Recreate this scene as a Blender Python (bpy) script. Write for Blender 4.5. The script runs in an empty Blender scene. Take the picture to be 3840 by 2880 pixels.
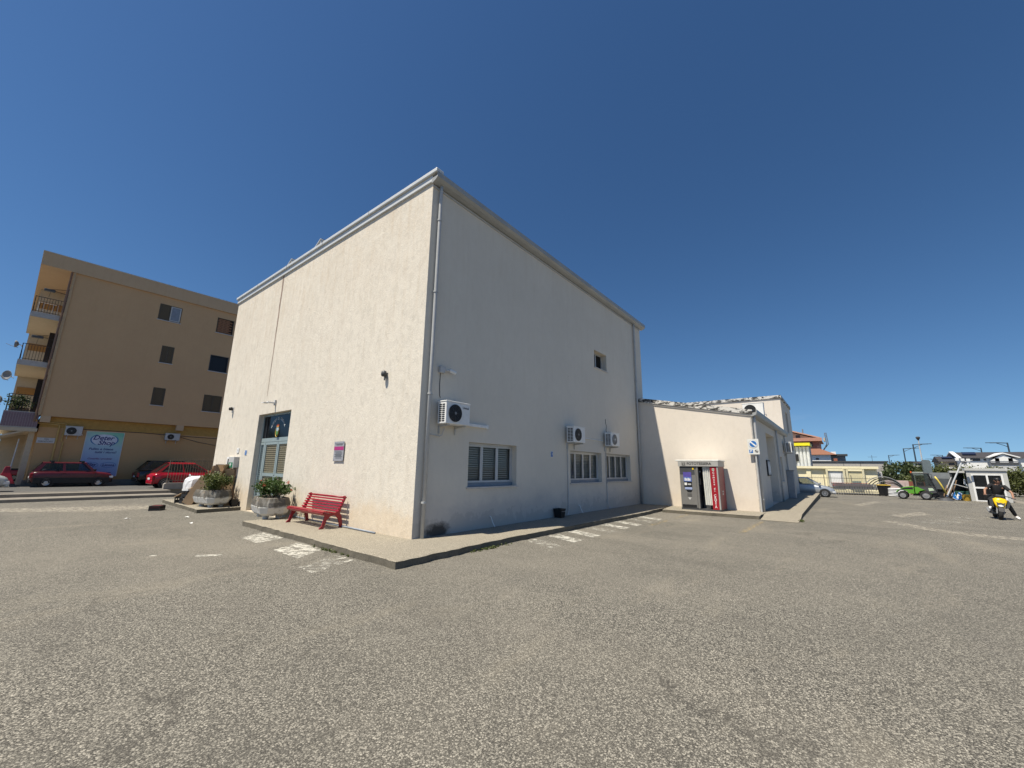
import bpy, math, random
from mathutils import Matrix, Vector
random.seed(11)
R = math.radians
SC = bpy.context.scene
COL = SC.collection

# ------------------------------------------------------------------ camera, sky, sun, exposure
cam_d = bpy.data.cameras.new("camera"); cam = bpy.data.objects.new("camera", cam_d); COL.objects.link(cam)
cam_d.sensor_width = 36.0; cam_d.lens = 1509.6 / 3840 * 36; cam_d.clip_start = 0.05; cam_d.clip_end = 6000
CAM = Vector((-5.916, -7.513, 1.70))
def _cam():
    roll, pitch, yaw = 0.014822827, 0.20481889, 0.89361539
    def rot(v):
        c, s = math.cos(pitch), math.sin(pitch)
        v = (v[0], c*v[1]+s*v[2], -s*v[1]+c*v[2])
        c, s = math.cos(roll), math.sin(roll)
        return Vector((c*v[0]-s*v[1], s*v[0]+c*v[1], v[2]))
    X = rot((math.cos(yaw), 0, math.sin(yaw))); Y = rot((-math.sin(yaw), 0, math.cos(yaw))); U = rot((0, -1, 0))
    # world = (X.c, Y.c, U.c)
    right = Vector((X[0], Y[0], U[0])); down = Vector((X[1], Y[1], U[1])); fwd = Vector((X[2], Y[2], U[2]))
    m = Matrix.Identity(4)
    for i in range(3):
        m[i][0] = right[i]; m[i][1] = -down[i]; m[i][2] = -fwd[i]; m[i][3] = CAM[i]
    return m
cam.matrix_world = _cam(); SC.camera = cam

SUN = Vector((-0.47, 0.132, 1.0)).normalized()          # towards the sun
world = bpy.data.worlds.new("World"); SC.world = world; world.use_nodes = True
nt = world.node_tree; nt.nodes.clear()
wo = nt.nodes.new("ShaderNodeOutputWorld"); bg = nt.nodes.new("ShaderNodeBackground"); sky = nt.nodes.new("ShaderNodeTexSky")
sky.sky_type = 'NISHITA'; sky.sun_disc = False
sky.sun_elevation = math.asin(SUN.z); sky.sun_rotation = math.atan2(SUN.x, SUN.y)
sky.altitude = 0; sky.air_density = 1.0; sky.dust_density = 0.3; sky.ozone_density = 1.6
bg.inputs['Strength'].default_value = 0.10
tc_ = nt.nodes.new('ShaderNodeTexCoord'); sp_ = nt.nodes.new('ShaderNodeSeparateXYZ'); cb_ = nt.nodes.new('ShaderNodeCombineXYZ'); ml_ = nt.nodes.new('ShaderNodeMath'); hs_ = nt.nodes.new('ShaderNodeHueSaturation')
ml_.operation = 'MULTIPLY_ADD'; ml_.inputs[1].default_value = .89; ml_.inputs[2].default_value = .11          # look a little above the milky horizon band, all the way round
nt.links.new(tc_.outputs['Generated'], sp_.inputs[0]); nt.links.new(sp_.outputs[0], cb_.inputs[0]); nt.links.new(sp_.outputs[1], cb_.inputs[1]); nt.links.new(sp_.outputs[2], ml_.inputs[0]); nt.links.new(ml_.outputs[0], cb_.inputs[2])
nt.links.new(cb_.outputs[0], sky.inputs[0]); hs_.inputs['Hue'].default_value = .495; hs_.inputs['Saturation'].default_value = 1.12; nt.links.new(sky.outputs[0], hs_.inputs['Color'])
def vm_(op, v):
    q = nt.nodes.new('ShaderNodeVectorMath'); q.operation = op; q.inputs[1].default_value = (v, v, v); return q
m1_ = vm_('MULTIPLY', .085); gm_ = nt.nodes.new('ShaderNodeGamma'); gm_.inputs[1].default_value = 1.32; m2_ = vm_('MULTIPLY', 11.0)
nt.links.new(hs_.outputs[0], m1_.inputs[0]); nt.links.new(m1_.outputs[0], gm_.inputs[0]); nt.links.new(gm_.outputs[0], m2_.inputs[0]); cn_ = nt.nodes.new('ShaderNodeTexNoise'); cn_.inputs['Scale'].default_value = 5.5; cn_.inputs['Detail'].default_value = 6; cm_ = nt.nodes.new('ShaderNodeMapping'); cm_.inputs['Scale'].default_value = (1, 1, 3.2)
nt.links.new(tc_.outputs['Generated'], cm_.inputs[0]); nt.links.new(cm_.outputs[0], cn_.inputs['Vector'])
def cr_(src, stops):
    q = nt.nodes.new('ShaderNodeValToRGB')
    while len(q.color_ramp.elements) < len(stops): q.color_ramp.elements.new(.5)
    for e_, (p_, v_) in zip(q.color_ramp.elements, stops): e_.position = p_; e_.color = (v_, v_, v_, 1)
    nt.links.new(src, q.inputs[0]); return q.outputs[0]
ck_ = nt.nodes.new('ShaderNodeMath'); ck_.operation = 'MULTIPLY'; nt.links.new(cr_(cn_.outputs[0], [(.56, 0.), (.74, .45)]), ck_.inputs[0]); nt.links.new(cr_(sp_.outputs[2], [(.0, .6), (.05, 1.), (.13, 0.)]), ck_.inputs[1])
cx_ = nt.nodes.new('ShaderNodeMix'); cx_.data_type = 'RGBA'; nt.links.new(ck_.outputs[0], cx_.inputs[0]); nt.links.new(m2_.outputs[0], cx_.inputs[6]); cx_.inputs[7].default_value = (4.2, 4.6, 5.2, 1)
nt.links.new(cx_.outputs[2], bg.inputs[0]); nt.links.new(bg.outputs[0], wo.inputs[0])
sd = bpy.data.lights.new("sun", 'SUN'); sun = bpy.data.objects.new("sun", sd); COL.objects.link(sun)
sd.energy = 4.8; sd.angle = R(0.53); sd.color = (1.0, 0.92, 0.78)
sun.rotation_euler = (-SUN).to_track_quat('-Z', 'Y').to_euler(); sun.location = (-20, 10, 40)
SC.view_settings.view_transform = 'Standard'; SC.view_settings.look = 'None'; SC.view_settings.gamma = 1
SC.view_settings.exposure = 0.60
SC.render.engine = 'CYCLES'

# ------------------------------------------------------------------ helpers: meshes and objects
class MB:
    def __init__(s): s.v = []; s.f = []
    def face(s, pts):
        n = len(s.v); s.v += [tuple(p) for p in pts]; s.f.append(tuple(range(n, n+len(pts)))); return s
    def box(s, x0, x1, y0, y1, z0, z1):
        n = len(s.v)
        s.v += [(x0,y0,z0),(x1,y0,z0),(x1,y1,z0),(x0,y1,z0),(x0,y0,z1),(x1,y0,z1),(x1,y1,z1),(x0,y1,z1)]
        s.f += [tuple(n+i for i in q) for q in ((0,3,2,1),(4,5,6,7),(0,1,5,4),(1,2,6,5),(2,3,7,6),(3,0,4,7))]; return s
    def obox(s, c, ex, ey, ez, hx, hy, hz):          # oriented box
        c, ex, ey, ez = Vector(c), Vector(ex).normalized(), Vector(ey).normalized(), Vector(ez).normalized(); n = len(s.v)
        for k in (-1, 1):
            for i, j in ((-1,-1),(1,-1),(1,1),(-1,1)):
                s.v.append(tuple(c+ex*hx*i+ey*hy*j+ez*hz*k))
        s.f += [tuple(n+i for i in q) for q in ((0,3,2,1),(4,5,6,7),(0,1,5,4),(1,2,6,5),(2,3,7,6),(3,0,4,7))]; return s
    def prism(s, pts, ax, a, b):                     # polygon extruded along axis: 'x' pts=(y,z) 'y' pts=(x,z) 'z' pts=(x,y)
        def P(p, t): return {'x': (t,p[0],p[1]), 'y': (p[0],t,p[1]), 'z': (p[0],p[1],t)}[ax]
        n = len(s.v); k = len(pts)
        s.v += [P(p, a) for p in pts] + [P(p, b) for p in pts]
        s.f.append(tuple(n+i for i in range(k))[::-1]); s.f.append(tuple(n+k+i for i in range(k)))
        for i in range(k): j = (i+1) % k; s.f.append((n+i, n+j, n+k+j, n+k+i))
        return s
    def cyl(s, p, q, r, r2=None, n=12, caps=True):
        p, q = Vector(p), Vector(q); r2 = r if r2 is None else r2; d = (q-p).normalized()
        a = d.orthogonal().normalized(); b = d.cross(a); m = len(s.v)
        for c, rr in ((p, r), (q, r2)):
            for i in range(n):
                t = 2*math.pi*i/n; s.v.append(tuple(c+(a*math.cos(t)+b*math.sin(t))*rr))
        for i in range(n): j = (i+1) % n; s.f.append((m+i, m+j, m+n+j, m+n+i))
        if caps: s.f.append(tuple(m+i for i in range(n))[::-1]); s.f.append(tuple(m+n+i for i in range(n)))
        return s
    def tube(s, pts, r, n=8):
        pts = [Vector(p) for p in pts]; m = len(s.v); K = len(pts); up = None
        for k, p in enumerate(pts):
            d = (pts[min(k+1, K-1)]-pts[max(k-1, 0)]).normalized()
            if up is None: up = d.orthogonal().normalized()
            up = (up-d*up.dot(d)).normalized(); b = d.cross(up)
            rr = r[k] if isinstance(r, (list, tuple)) else r
            for i in range(n):
                t = 2*math.pi*i/n; s.v.append(tuple(p+(up*math.cos(t)+b*math.sin(t))*rr))
        for k in range(K-1):
            for i in range(n): j = (i+1) % n; s.f.append((m+k*n+i, m+k*n+j, m+(k+1)*n+j, m+(k+1)*n+i))
        s.f.append(tuple(m+i for i in range(n))[::-1]); s.f.append(tuple(m+(K-1)*n+i for i in range(n)))
        return s
    def lathe(s, prof, c=(0,0,0), ax='z', n=20):     # prof (r, h)
        m = len(s.v); k = len(prof)
        for i in range(n):
            t = 2*math.pi*i/n; ca, sa = math.cos(t), math.sin(t)
            for r, h in prof:
                p = {'z': (r*ca, r*sa, h), 'y': (r*ca, h, r*sa), 'x': (h, r*ca, r*sa)}[ax]
                s.v.append((p[0]+c[0], p[1]+c[1], p[2]+c[2]))
        for i in range(n):
            j = (i+1) % n
            for a in range(k-1): s.f.append((m+i*k+a, m+j*k+a, m+j*k+a+1, m+i*k+a+1))
        return s
    def loft(s, rings, close=True, caps=True):
        m = len(s.v); k = len(rings[0])
        for r in rings: s.v += [tuple(p) for p in r]
        for a in range(len(rings)-1):
            for i in range(k if close else k-1):
                j = (i+1) % k; s.f.append((m+a*k+i, m+a*k+j, m+(a+1)*k+j, m+(a+1)*k+i))
        if caps: s.f.append(tuple(m+i for i in range(k))[::-1]); s.f.append(tuple(m+(len(rings)-1)*k+i for i in range(k)))
        return s
    def move(s, d): s.v = [(p[0]+d[0], p[1]+d[1], p[2]+d[2]) for p in s.v]; return s
    def xf(s, M): s.v = [tuple(M @ Vector(p)) for p in s.v]; return s
    def mesh(s, name, mat=None, smooth=False):
        me = bpy.data.meshes.new(name); me.from_pydata(s.v, [], s.f)
        if mat: me.materials.append(mat)
        if smooth: me.polygons.foreach_set('use_smooth', [True]*len(me.polygons))
        me.update(); return me
    def build(s, name, mat, parent=None, smooth=False, bevel=0, label=None, sub=0, fix=False):
        if parent is not None:
            w = parent
            while w.parent is not None: w = w.parent
            if w.get('_w'): s.move(-w.location)
        me = s.mesh(name, mat, smooth)
        if fix or bevel:
            import bmesh
            b = bmesh.new(); b.from_mesh(me); bmesh.ops.remove_doubles(b, verts=b.verts, dist=1e-5); bmesh.ops.recalc_face_normals(b, faces=b.faces); b.to_mesh(me); b.free()
            if smooth: me.polygons.foreach_set('use_smooth', [True]*len(me.polygons))
        o = bpy.data.objects.new(name, me); COL.objects.link(o)
        if parent is not None: o.parent = parent
        if bevel:
            md = o.modifiers.new('bevel', 'BEVEL'); md.width = bevel; md.segments = 2; md.limit_method = 'ANGLE'; md.angle_limit = R(35)
        if sub:
            md = o.modifiers.new('sub', 'SUBSURF'); md.levels = sub; md.render_levels = sub
        if label: o['label'] = label
        return o

WTHINGS = []
def thing(name, label, cat, loc=(0,0,0), rotz=0, group=None, w=False):
    o = bpy.data.objects.new(name, None); COL.objects.link(o); o.empty_display_size = .2
    o.location = loc; o.rotation_euler = (0, 0, rotz); o['label'] = label; o['category'] = cat
    if group: o['group'] = group
    if w: o['_w'] = 1; WTHINGS.append(o)               # children given in world coordinates
    return o
def tag(o, label, cat, group=None):
    o['label'] = label; o['category'] = cat
    if group: o['group'] = group
    return o
def struct(o): o['kind'] = 'structure'; return o
def piece(name, mesh, parent, loc, rot=(0,0,0), scale=(1,1,1)):
    o = bpy.data.objects.new(name, mesh); COL.objects.link(o); o.parent = parent
    loc = Vector(loc); w = parent
    while w.parent is not None: w = w.parent
    if w.get('_w'): loc = loc - w.location
    o.location = loc; o.rotation_euler = rot; o.scale = scale; return o
def dup(root, loc=None, rotz=None, label=None):
    def cp(o, par):
        c = o.copy(); COL.objects.link(c); c.parent = par
        for ch in o.children: cp(ch, c)
        return c
    r = cp(root, None)
    if loc is not None: r.location = loc
    if rotz is not None: r.rotation_euler = (0, 0, rotz)
    if label: r['label'] = label
    return r
def text(s, size, mat, parent, loc, rot=(R(90),0,0), shear=0, align='CENTER', ext=.002, name='lettering', bold=0, sx=1):
    cu = bpy.data.curves.new('t', 'FONT'); cu.body = s; cu.size = size; cu.align_x = align; cu.align_y = 'CENTER'; cu.shear = shear
    cu.extrude = ext; cu.offset = bold; cu.resolution_u = 3
    t = bpy.data.objects.new('t', cu); me = bpy.data.meshes.new_from_object(t)
    bpy.data.objects.remove(t); bpy.data.curves.remove(cu)
    me.materials.clear(); me.materials.append(mat)
    return piece(name, me, parent, loc, rot, (sx,1,1))
RL = (R(90), 0, R(-90))                                # lettering on a wall that faces -X

# ------------------------------------------------------------------ helpers: materials
class NT:
    def __init__(s, name):
        s.m = bpy.data.materials.new(name); s.m.use_nodes = True; s.t = s.m.node_tree; s.n = s.t.nodes; s.p = s.n['Principled BSDF']; s.out = s.n['Material Output']
        s.tc = s.n.new('ShaderNodeTexCoord'); s.co = s.tc.outputs['Object']
    def link(s, a, b): s.t.links.new(a, b)
    def map(s, scale=(1,1,1), rot=(0,0,0), src=None):
        q = s.n.new('ShaderNodeMapping'); q.inputs['Scale'].default_value = scale; q.inputs['Rotation'].default_value = rot
        s.link(src or s.co, q.inputs[0]); return q.outputs[0]
    def noise(s, scale, detail=4, rough=.55, src=None, dist=0):
        q = s.n.new('ShaderNodeTexNoise'); q.inputs['Scale'].default_value = scale; q.inputs['Detail'].default_value = detail
        q.inputs['Roughness'].default_value = rough; q.inputs['Distortion'].default_value = dist; s.link(src or s.co, q.inputs['Vector']); return q.outputs[0]
    def vor(s, scale, feature='F1', out='Distance', src=None, rnd=1):
        q = s.n.new('ShaderNodeTexVoronoi'); q.feature = feature; q.inputs['Scale'].default_value = scale; q.inputs['Randomness'].default_value = rnd
        s.link(src or s.co, q.inputs['Vector']); return q.outputs[out]
    def ramp(s, src, stops, interp='LINEAR'):
        q = s.n.new('ShaderNodeValToRGB'); q.color_ramp.interpolation = interp; e = q.color_ramp.elements
        while len(e) < len(stops): e.new(.5)
        for el, (p, c) in zip(e, stops):
            el.position = p; el.color = (c, c, c, 1) if isinstance(c, (int, float)) else (*c, 1)
        s.link(src, q.inputs[0]); return q.outputs[0]
    def mix(s, fac, a, b, mode='MIX'):
        q = s.n.new('ShaderNodeMix'); q.data_type = 'RGBA'; q.blend_type = mode
        for inp, v in ((q.inputs[0], fac), (q.inputs[6], a), (q.inputs[7], b)):
            if isinstance(v, (int, float)): inp.default_value = v if inp == q.inputs[0] else (v, v, v, 1)
            elif isinstance(v, (tuple, list)): inp.default_value = (*v, 1)
            else: s.link(v, inp)
        return q.outputs[2]
    def math(s, op, a, b=0, clamp=False):
        q = s.n.new('ShaderNodeMath'); q.operation = op; q.use_clamp = clamp
        for i, v in ((0, a), (1, b)):
            if isinstance(v, (int, float)): q.inputs[i].default_value = v
            else: s.link(v, q.inputs[i])
        return q.outputs[0]
    def sep(s, src=None):
        q = s.n.new('ShaderNodeSeparateXYZ'); s.link(src or s.co, q.inputs[0]); return q.outputs
    def bump(s, h, strength=.3, dist=.01, prev=None):
        q = s.n.new('ShaderNodeBump'); q.inputs['Strength'].default_value = strength; q.inputs['Distance'].default_value = dist
        s.link(h, q.inputs['Height'])
        if prev: s.link(prev, q.inputs['Normal'])
        return q.outputs[0]
    def fin(s, col=None, rough=.7, normal=None, metal=0, spec=.5):
        if col is not None:
            if isinstance(col, (tuple, list)): s.p.inputs['Base Color'].default_value = (*col, 1)
            else: s.link(col, s.p.inputs['Base Color'])
        if isinstance(rough, (int, float)): s.p.inputs['Roughness'].default_value = rough
        else: s.link(rough, s.p.inputs['Roughness'])
        s.p.inputs['Metallic'].default_value = metal; s.p.inputs['Specular IOR Level'].default_value = spec
        if normal is not None: s.link(normal, s.p.inputs['Normal'])
        return s.m
MATS = {}
def M(name, col, rough=.6, metal=0, var=.12, scale=6, bump=0, spec=.4):
    if name in MATS: return MATS[name]
    n = NT(name); a = tuple(c*(1-var) for c in col); b = tuple(min(1, c*(1+var)) for c in col)
    ns = n.noise(scale, 5, .6); c = n.mix(n.ramp(ns, [(.3, 0.), (.7, 1.)]), a, b)
    nm = n.bump(n.noise(scale*8, 3), bump, .005) if bump else None
    MATS[name] = n.fin(c, rough, nm, metal, spec); return MATS[name]
def glass(name, tint=(.02,.025,.03), through=.35, rough=.03):
    if name in MATS: return MATS[name]
    n = NT(name); n.fin(tint, rough, None, 0, .6)
    if through > 0:
        tr = n.n.new('ShaderNodeBsdfTransparent'); tr.inputs[0].default_value = (.85, .9, .9, 1)
        mx = n.n.new('ShaderNodeMixShader'); mx.inputs[0].default_value = through
        n.link(n.p.outputs[0], mx.inputs[1]); n.link(tr.outputs[0], mx.inputs[2]); n.link(mx.outputs[0], n.out.inputs[0])
    MATS[name] = n.m; return n.m

def plaster(name, col, lump, streak=.5, damp=0., crackle=0.3, warm=(.70,.60,.50), foot=.38, soot=False):
    n = NT(name)
    big = n.noise(.35, 5, .6); mid = n.noise(2.2, 6, .65); fine = n.noise(26, 4, .6)
    st = n.noise(3.0, 5, .7, n.map((1.6, 1.6, .16)))
    x, y, z = n.sep()
    c = n.mix(n.ramp(big, [(.35, 0.), (.7, 1.)]), col, tuple(a*.93 for a in col))
    mo = n.noise(5.0, 8, .76, n.map((1, 1, .6)), .7)
    c = n.mix(n.math('MULTIPLY', n.ramp(mo, [(.47, 0.), (.66, 1.)]), min(1, lump)*.62), c, tuple(a*.74 for a in col))
    c = n.mix(n.math('MULTIPLY', n.ramp(mo, [(.28, 1.), (.42, 0.)]), .35), c, tuple(min(1, a*1.10) for a in col))
    hc = n.math('ABSOLUTE', n.math('SUBTRACT', n.noise(.55, 8, .6, n.map((1, 1, 1.6))), .5))
    hc = n.math('MULTIPLY', n.ramp(hc, [(.0, 1.), (.0018, .8), (.004, 0.)]), n.ramp(n.noise(.6, 2), [(.52, 0.), (.6, .35*min(1, lump+.1))]))
    c = n.mix(hc, c, tuple(a*.55 for a in col))
    # rain streaks and grime, stronger up under the coping
    hi = n.ramp(n.math('MULTIPLY', z, .1), [(.30, .25), (.92, 1.)])
    g = n.math('MULTIPLY', n.ramp(st, [(.5, 0.), (.74, 1.)]), n.math('MULTIPLY', hi, streak))
    c = n.mix(g, c, tuple(a*b for a, b in zip(col, warm)))
    br = n.math('MULTIPLY', n.ramp(n.math('MULTIPLY', z, .1), [(.5, 0.), (.92, 1.)]), n.ramp(n.noise(1.4, 6, .7), [(.38, .15), (.62, .6)]))
    c = n.mix(n.math('MULTIPLY', br, streak), c, tuple(a*b for a, b in zip(col, (.84, .75, .66))))
    sp = n.ramp(n.vor(2.1, 'F1'), [(.0, 1.), (.018, 1.), (.03, 0.)])
    sp = n.math('MULTIPLY', sp, n.ramp(n.noise(.7, 1), [(.52, 0.), (.56, 1.)]))
    c = n.mix(n.math('MULTIPLY', sp, crackle*2, True), c, (.12, .10, .08))
    # rising damp near the ground (z measured from the thing's foot)
    if damp:
        lo = n.math('ADD', z, n.math('MULTIPLY', n.noise(1.3, 5, .7), -1.3))
        d = n.ramp(lo, [(-.1, 1.), (.22, .5), (.75, 0.)])
        c = n.mix(n.math('MULTIPLY', d, damp), c, (.32, .32, .34))
        d2 = n.ramp(n.math('ADD', lo, n.noise(4.5, 3)), [(.28, 1.), (.34, 0.)])
        c = n.mix(n.math('MULTIPLY', d2, damp*.45), c, (.16, .155, .15))
        if soot:      # black soot patch near the corner downpipe, its own ragged shape
            q = n.math('ADD', n.math('POWER', n.math('MULTIPLY', n.math('SUBTRACT', x, .72), 2.0), 2), n.math('POWER', n.math('MULTIPLY', n.math('SUBTRACT', z, .22), 3.6), 2))
            q = n.math('ADD', q, n.math('MULTIPLY', n.math('SUBTRACT', n.noise(6, 5, .7), .5), 1.2))
            c = n.mix(n.ramp(q, [(.15, .9), (.8, 0.)]), c, (.035, .033, .03))
    else:
        lo = n.math('ADD', z, n.math('MULTIPLY', n.noise(2.0, 5, .7), -1.1))
        d = n.ramp(lo, [(.0, 1.), (.2, .35), (.45, 0.)])
        c = n.mix(n.math('MULTIPLY', d, foot), c, tuple(a*b for a, b in zip(col, (.86, .68, .46))))
    h = n.math('ADD', n.math('MULTIPLY', n.noise(8.5, 6, .66, n.map((1, 1, .7)), .8), lump*.95), n.math('MULTIPLY', fine, .12+.3*lump))
    h = n.math('ADD', h, n.math('MULTIPLY', n.noise(1.6, 3, .5), lump*.7))
    nm = n.bump(h, .55, .02)
    return n.fin(c, .92, nm, 0, .2)

def asphalt(name, lo, hi, mean, extra=True, speck=1.0):
    n = NT(name)
    v = n.vor(80, 'F1', 'Color'); vv = n.n.new('ShaderNodeRGBToBW'); n.link(v, vv.inputs[0])
    e = n.vor(80, 'F1'); e2 = n.noise(150, 3, .7)
    stone = n.ramp(vv.outputs[0], [(.12, lo), (.5, mean), (.9, hi)])
    gap = n.ramp(e, [(.0, 0.), (.42, 0.), (.78, 1.)])
    c = n.mix(n.math('MULTIPLY', gap, .9*speck), stone, tuple(a*.5 for a in lo))
    c = n.mix(n.math('MULTIPLY', n.ramp(e2, [(.5, 0.), (.64, 1.)]), .55*speck), c, hi)
    c = n.mix(n.math('MULTIPLY', n.ramp(n.noise(92, 2, .6), [(.40, 1.), (.47, 0.)]), .85*speck), c, lo)
    big = n.noise(.22, 6, .62); med = n.noise(1.7, 5, .65)
    c = n.mix(n.ramp(big, [(.32, .0), (.7, .42)]), c, tuple(a*.72 for a in mean))
    c = n.mix(n.ramp(med, [(.55, 0.), (.85, .35)]), c, tuple(min(1, a*1.25) for a in mean))
    if extra:
        dust = n.noise(.30, 5, .6, n.map((1, .6, 1)))
        c = n.mix(n.ramp(dust, [(.45, 0.), (.75, .30)]), c, (.27, .245, .20))
        cr = n.math('ABSOLUTE', n.math('SUBTRACT', n.noise(.11, 9, .58), .5))
        cr = n.math('MULTIPLY', n.ramp(cr, [(.0, 1.), (.0007, .9), (.0016, 0.)]), n.ramp(n.noise(.5, 3), [(.50, 0.), (.58, .6)]))
        c = n.mix(cr, c, (.05, .046, .04))
        sc1 = n.noise(.9, 6, .7, n.map((1, .35, 1), (0, 0, R(-32))))
        c = n.mix(n.ramp(sc1, [(.50, 0.), (.75, .42)]), c, (.075, .07, .06))
        c = n.mix(n.ramp(n.noise(.4, 6, .7, n.map((.5, 1.6, 1), (0, 0, R(-20)))), [(.54, 0.), (.72, .40)]), c, (.27, .24, .185))
        oil = n.ramp(n.noise(.7, 4, .6, n.map((.3, 1.2, 1), (0, 0, R(25)))), [(.62, 0.), (.80, .35)])
        c = n.mix(oil, c, (.07, .068, .065))
    h = n.math('SUBTRACT', n.math('MULTIPLY', e2, .35), e)
    nm = n.bump(h, .55, .006)
    return n.fin(c, .9, nm, 0, .25)

def worn_paint(name, col, cover=.5):
    n = NT(name); n.fin(col, .8)
    a = n.noise(7, 7, .72, dist=.5); b = n.noise(60, 4, .7)
    k = n.ramp(n.math('ADD', n.math('MULTIPLY', a, .75), n.math('MULTIPLY', b, .35)), [(cover-.05, 0.), (cover+.04, 1.)])
    tr = n.n.new('ShaderNodeBsdfTransparent'); mx = n.n.new('ShaderNodeMixShader')
    n.link(k, mx.inputs[0]); n.link(tr.outputs[0], mx.inputs[1]); n.link(n.p.outputs[0], mx.inputs[2]); n.link(mx.outputs[0], n.out.inputs[0])
    return n.m

def concrete(name, col, dark=.45, moss=True, grit=40):
    n = NT(name); a = n.noise(1.3, 6, .65); b = n.noise(grit, 4, .7); v = n.vor(grit*1.4, 'F1', 'Color')
    vv = n.n.new('ShaderNodeRGBToBW'); n.link(v, vv.inputs[0])
    c = n.mix(n.ramp(a, [(.35, 0.), (.72, 1.)]), col, tuple(x*.72 for x in col))
    c = n.mix(n.ramp(vv.outputs[0], [(.2, .0), (.9, .4)]), c, tuple(x*dark for x in col))
    c = n.mix(n.ramp(b, [(.5, 0.), (.75, .5)]), c, tuple(min(1, x*1.25) for x in col))
    if moss: c = n.mix(n.ramp(n.noise(5, 6, .7), [(.58, 0.), (.7, .6)]), c, (.05, .05, .035))
    return n.fin(c, .92, n.bump(b, .5, .006), 0, .2)

def leafmat(name, a, b):
    n = NT(name); c = n.mix(n.ramp(n.noise(3.1, 5, .7), [(.3, 0.), (.7, 1.)]), a, b)
    n.fin(c, .55, None, 0, .35)
    tl = n.n.new('ShaderNodeBsdfTranslucent'); n.link(c, tl.inputs[0]); mx = n.n.new('ShaderNodeMixShader'); mx.inputs[0].default_value = .25
    n.link(n.p.outputs[0], mx.inputs[1]); n.link(tl.outputs[0], mx.inputs[2]); n.link(mx.outputs[0], n.out.inputs[0]); return n.m

WALLC = (.675, .622, .53)
m_wall_rough = plaster('plaster_rough', WALLC, 1.0, .55, 0, .8)
m_wall_fine = plaster('plaster_smooth', WALLC, .22, .22, .40, .5, soot=True)
m_wall_annex = plaster('plaster_annex', (.69, .625, .54), .35, .25, 0, .3, foot=.15)
m_asph = asphalt('asphalt', (.024,.023,.021), (.46,.43,.36), (.165,.155,.131))
m_road = asphalt('asphalt_dark', (.05,.05,.05), (.20,.19,.18), (.11,.108,.10), False, .6)
m_pave = asphalt('pavement_gritty', (.17,.15,.115), (.50,.45,.36), (.33,.30,.24), False, 1.0)
m_kerb = concrete('kerb_concrete', (.165, .148, .115), .3)
m_step = concrete('step_concrete', (.26, .235, .20), .5)
m_white = M('white_paint', (.72, .72, .70), .5, var=.06)
m_alu = M('light_aluminium', (.52, .53, .53), .4, .3, .06)
m_gut = M('painted_gutter', (.33, .335, .325), .45, .1, .08, 2)
m_copg = M('painted_coping', (.56, .57, .56), .5, .1, .07, 2)
m_pipe = M('grey_pipe', (.42, .425, .42), .45, 0, .08)
m_black = M('black_plastic', (.012, .012, .013), .5, 0, .2)
m_dgrey = M('dark_grey', (.06, .062, .065), .5)
m_mgrey = M('mid_grey', (.20, .205, .21), .5)
m_lgrey = M('light_grey', (.45, .45, .44), .55)
m_glass = glass('window_glass', (.02, .022, .025), .68)
m_gdark = glass('dark_glass', (.006, .007, .009), 0, .08); m_gdark.node_tree.nodes['Principled BSDF'].inputs['Specular IOR Level'].default_value = .12
m_carg = glass('car_glass', (.02, .025, .025), .55)
m_rubber = M('tyre_rubber', (.018, .018, .018), .85)
m_rim = M('wheel_rim', (.45, .45, .46), .3, .7, .05)
m_chrome = M('bright_metal', (.55, .55, .56), .25, .9, .05)
m_card = M('cardboard', (.36, .25, .15), .8, 0, .15, 3)
m_wood = M('wood', (.25, .16, .09), .7, 0, .25, 4)
m_red = M('red_paint', (.25, .008, .017), .38, 0, .1, 5, spec=.5)
m_soil = M('soil', (.07, .05, .035), .95, 0, .3, 20, .5)
m_yellow = M('yellow_paint', (.75, .52, .02), .4, 0, .05)
m_blue = M('sign_blue', (.02, .14, .42), .45, 0, .05)
m_shut = M('shutter_slat', (.52, .52, .50), .5, 0, .08)
m_skin = M('skin', (.30, .16, .10), .55, 0, .06)
m_cloth = M('black_cloth', (.012, .012, .014), .9, 0, .2)

# ------------------------------------------------------------------ setting: ground, pavements, steps, markings
def gh(x): return -.009*min(max(0., x-14), 46)
g = MB()
xs = [-1500, -60, 0, 14, 60, 2500]
for i in range(len(xs)-1):
    a, b = xs[i], xs[i+1]
    g.face([(a,-1500,gh(a)),(b,-1500,gh(b)),(b,1500,gh(b)),(a,1500,gh(a))])
ground = struct(g.build('ground', m_asph, fix=True))

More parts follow.
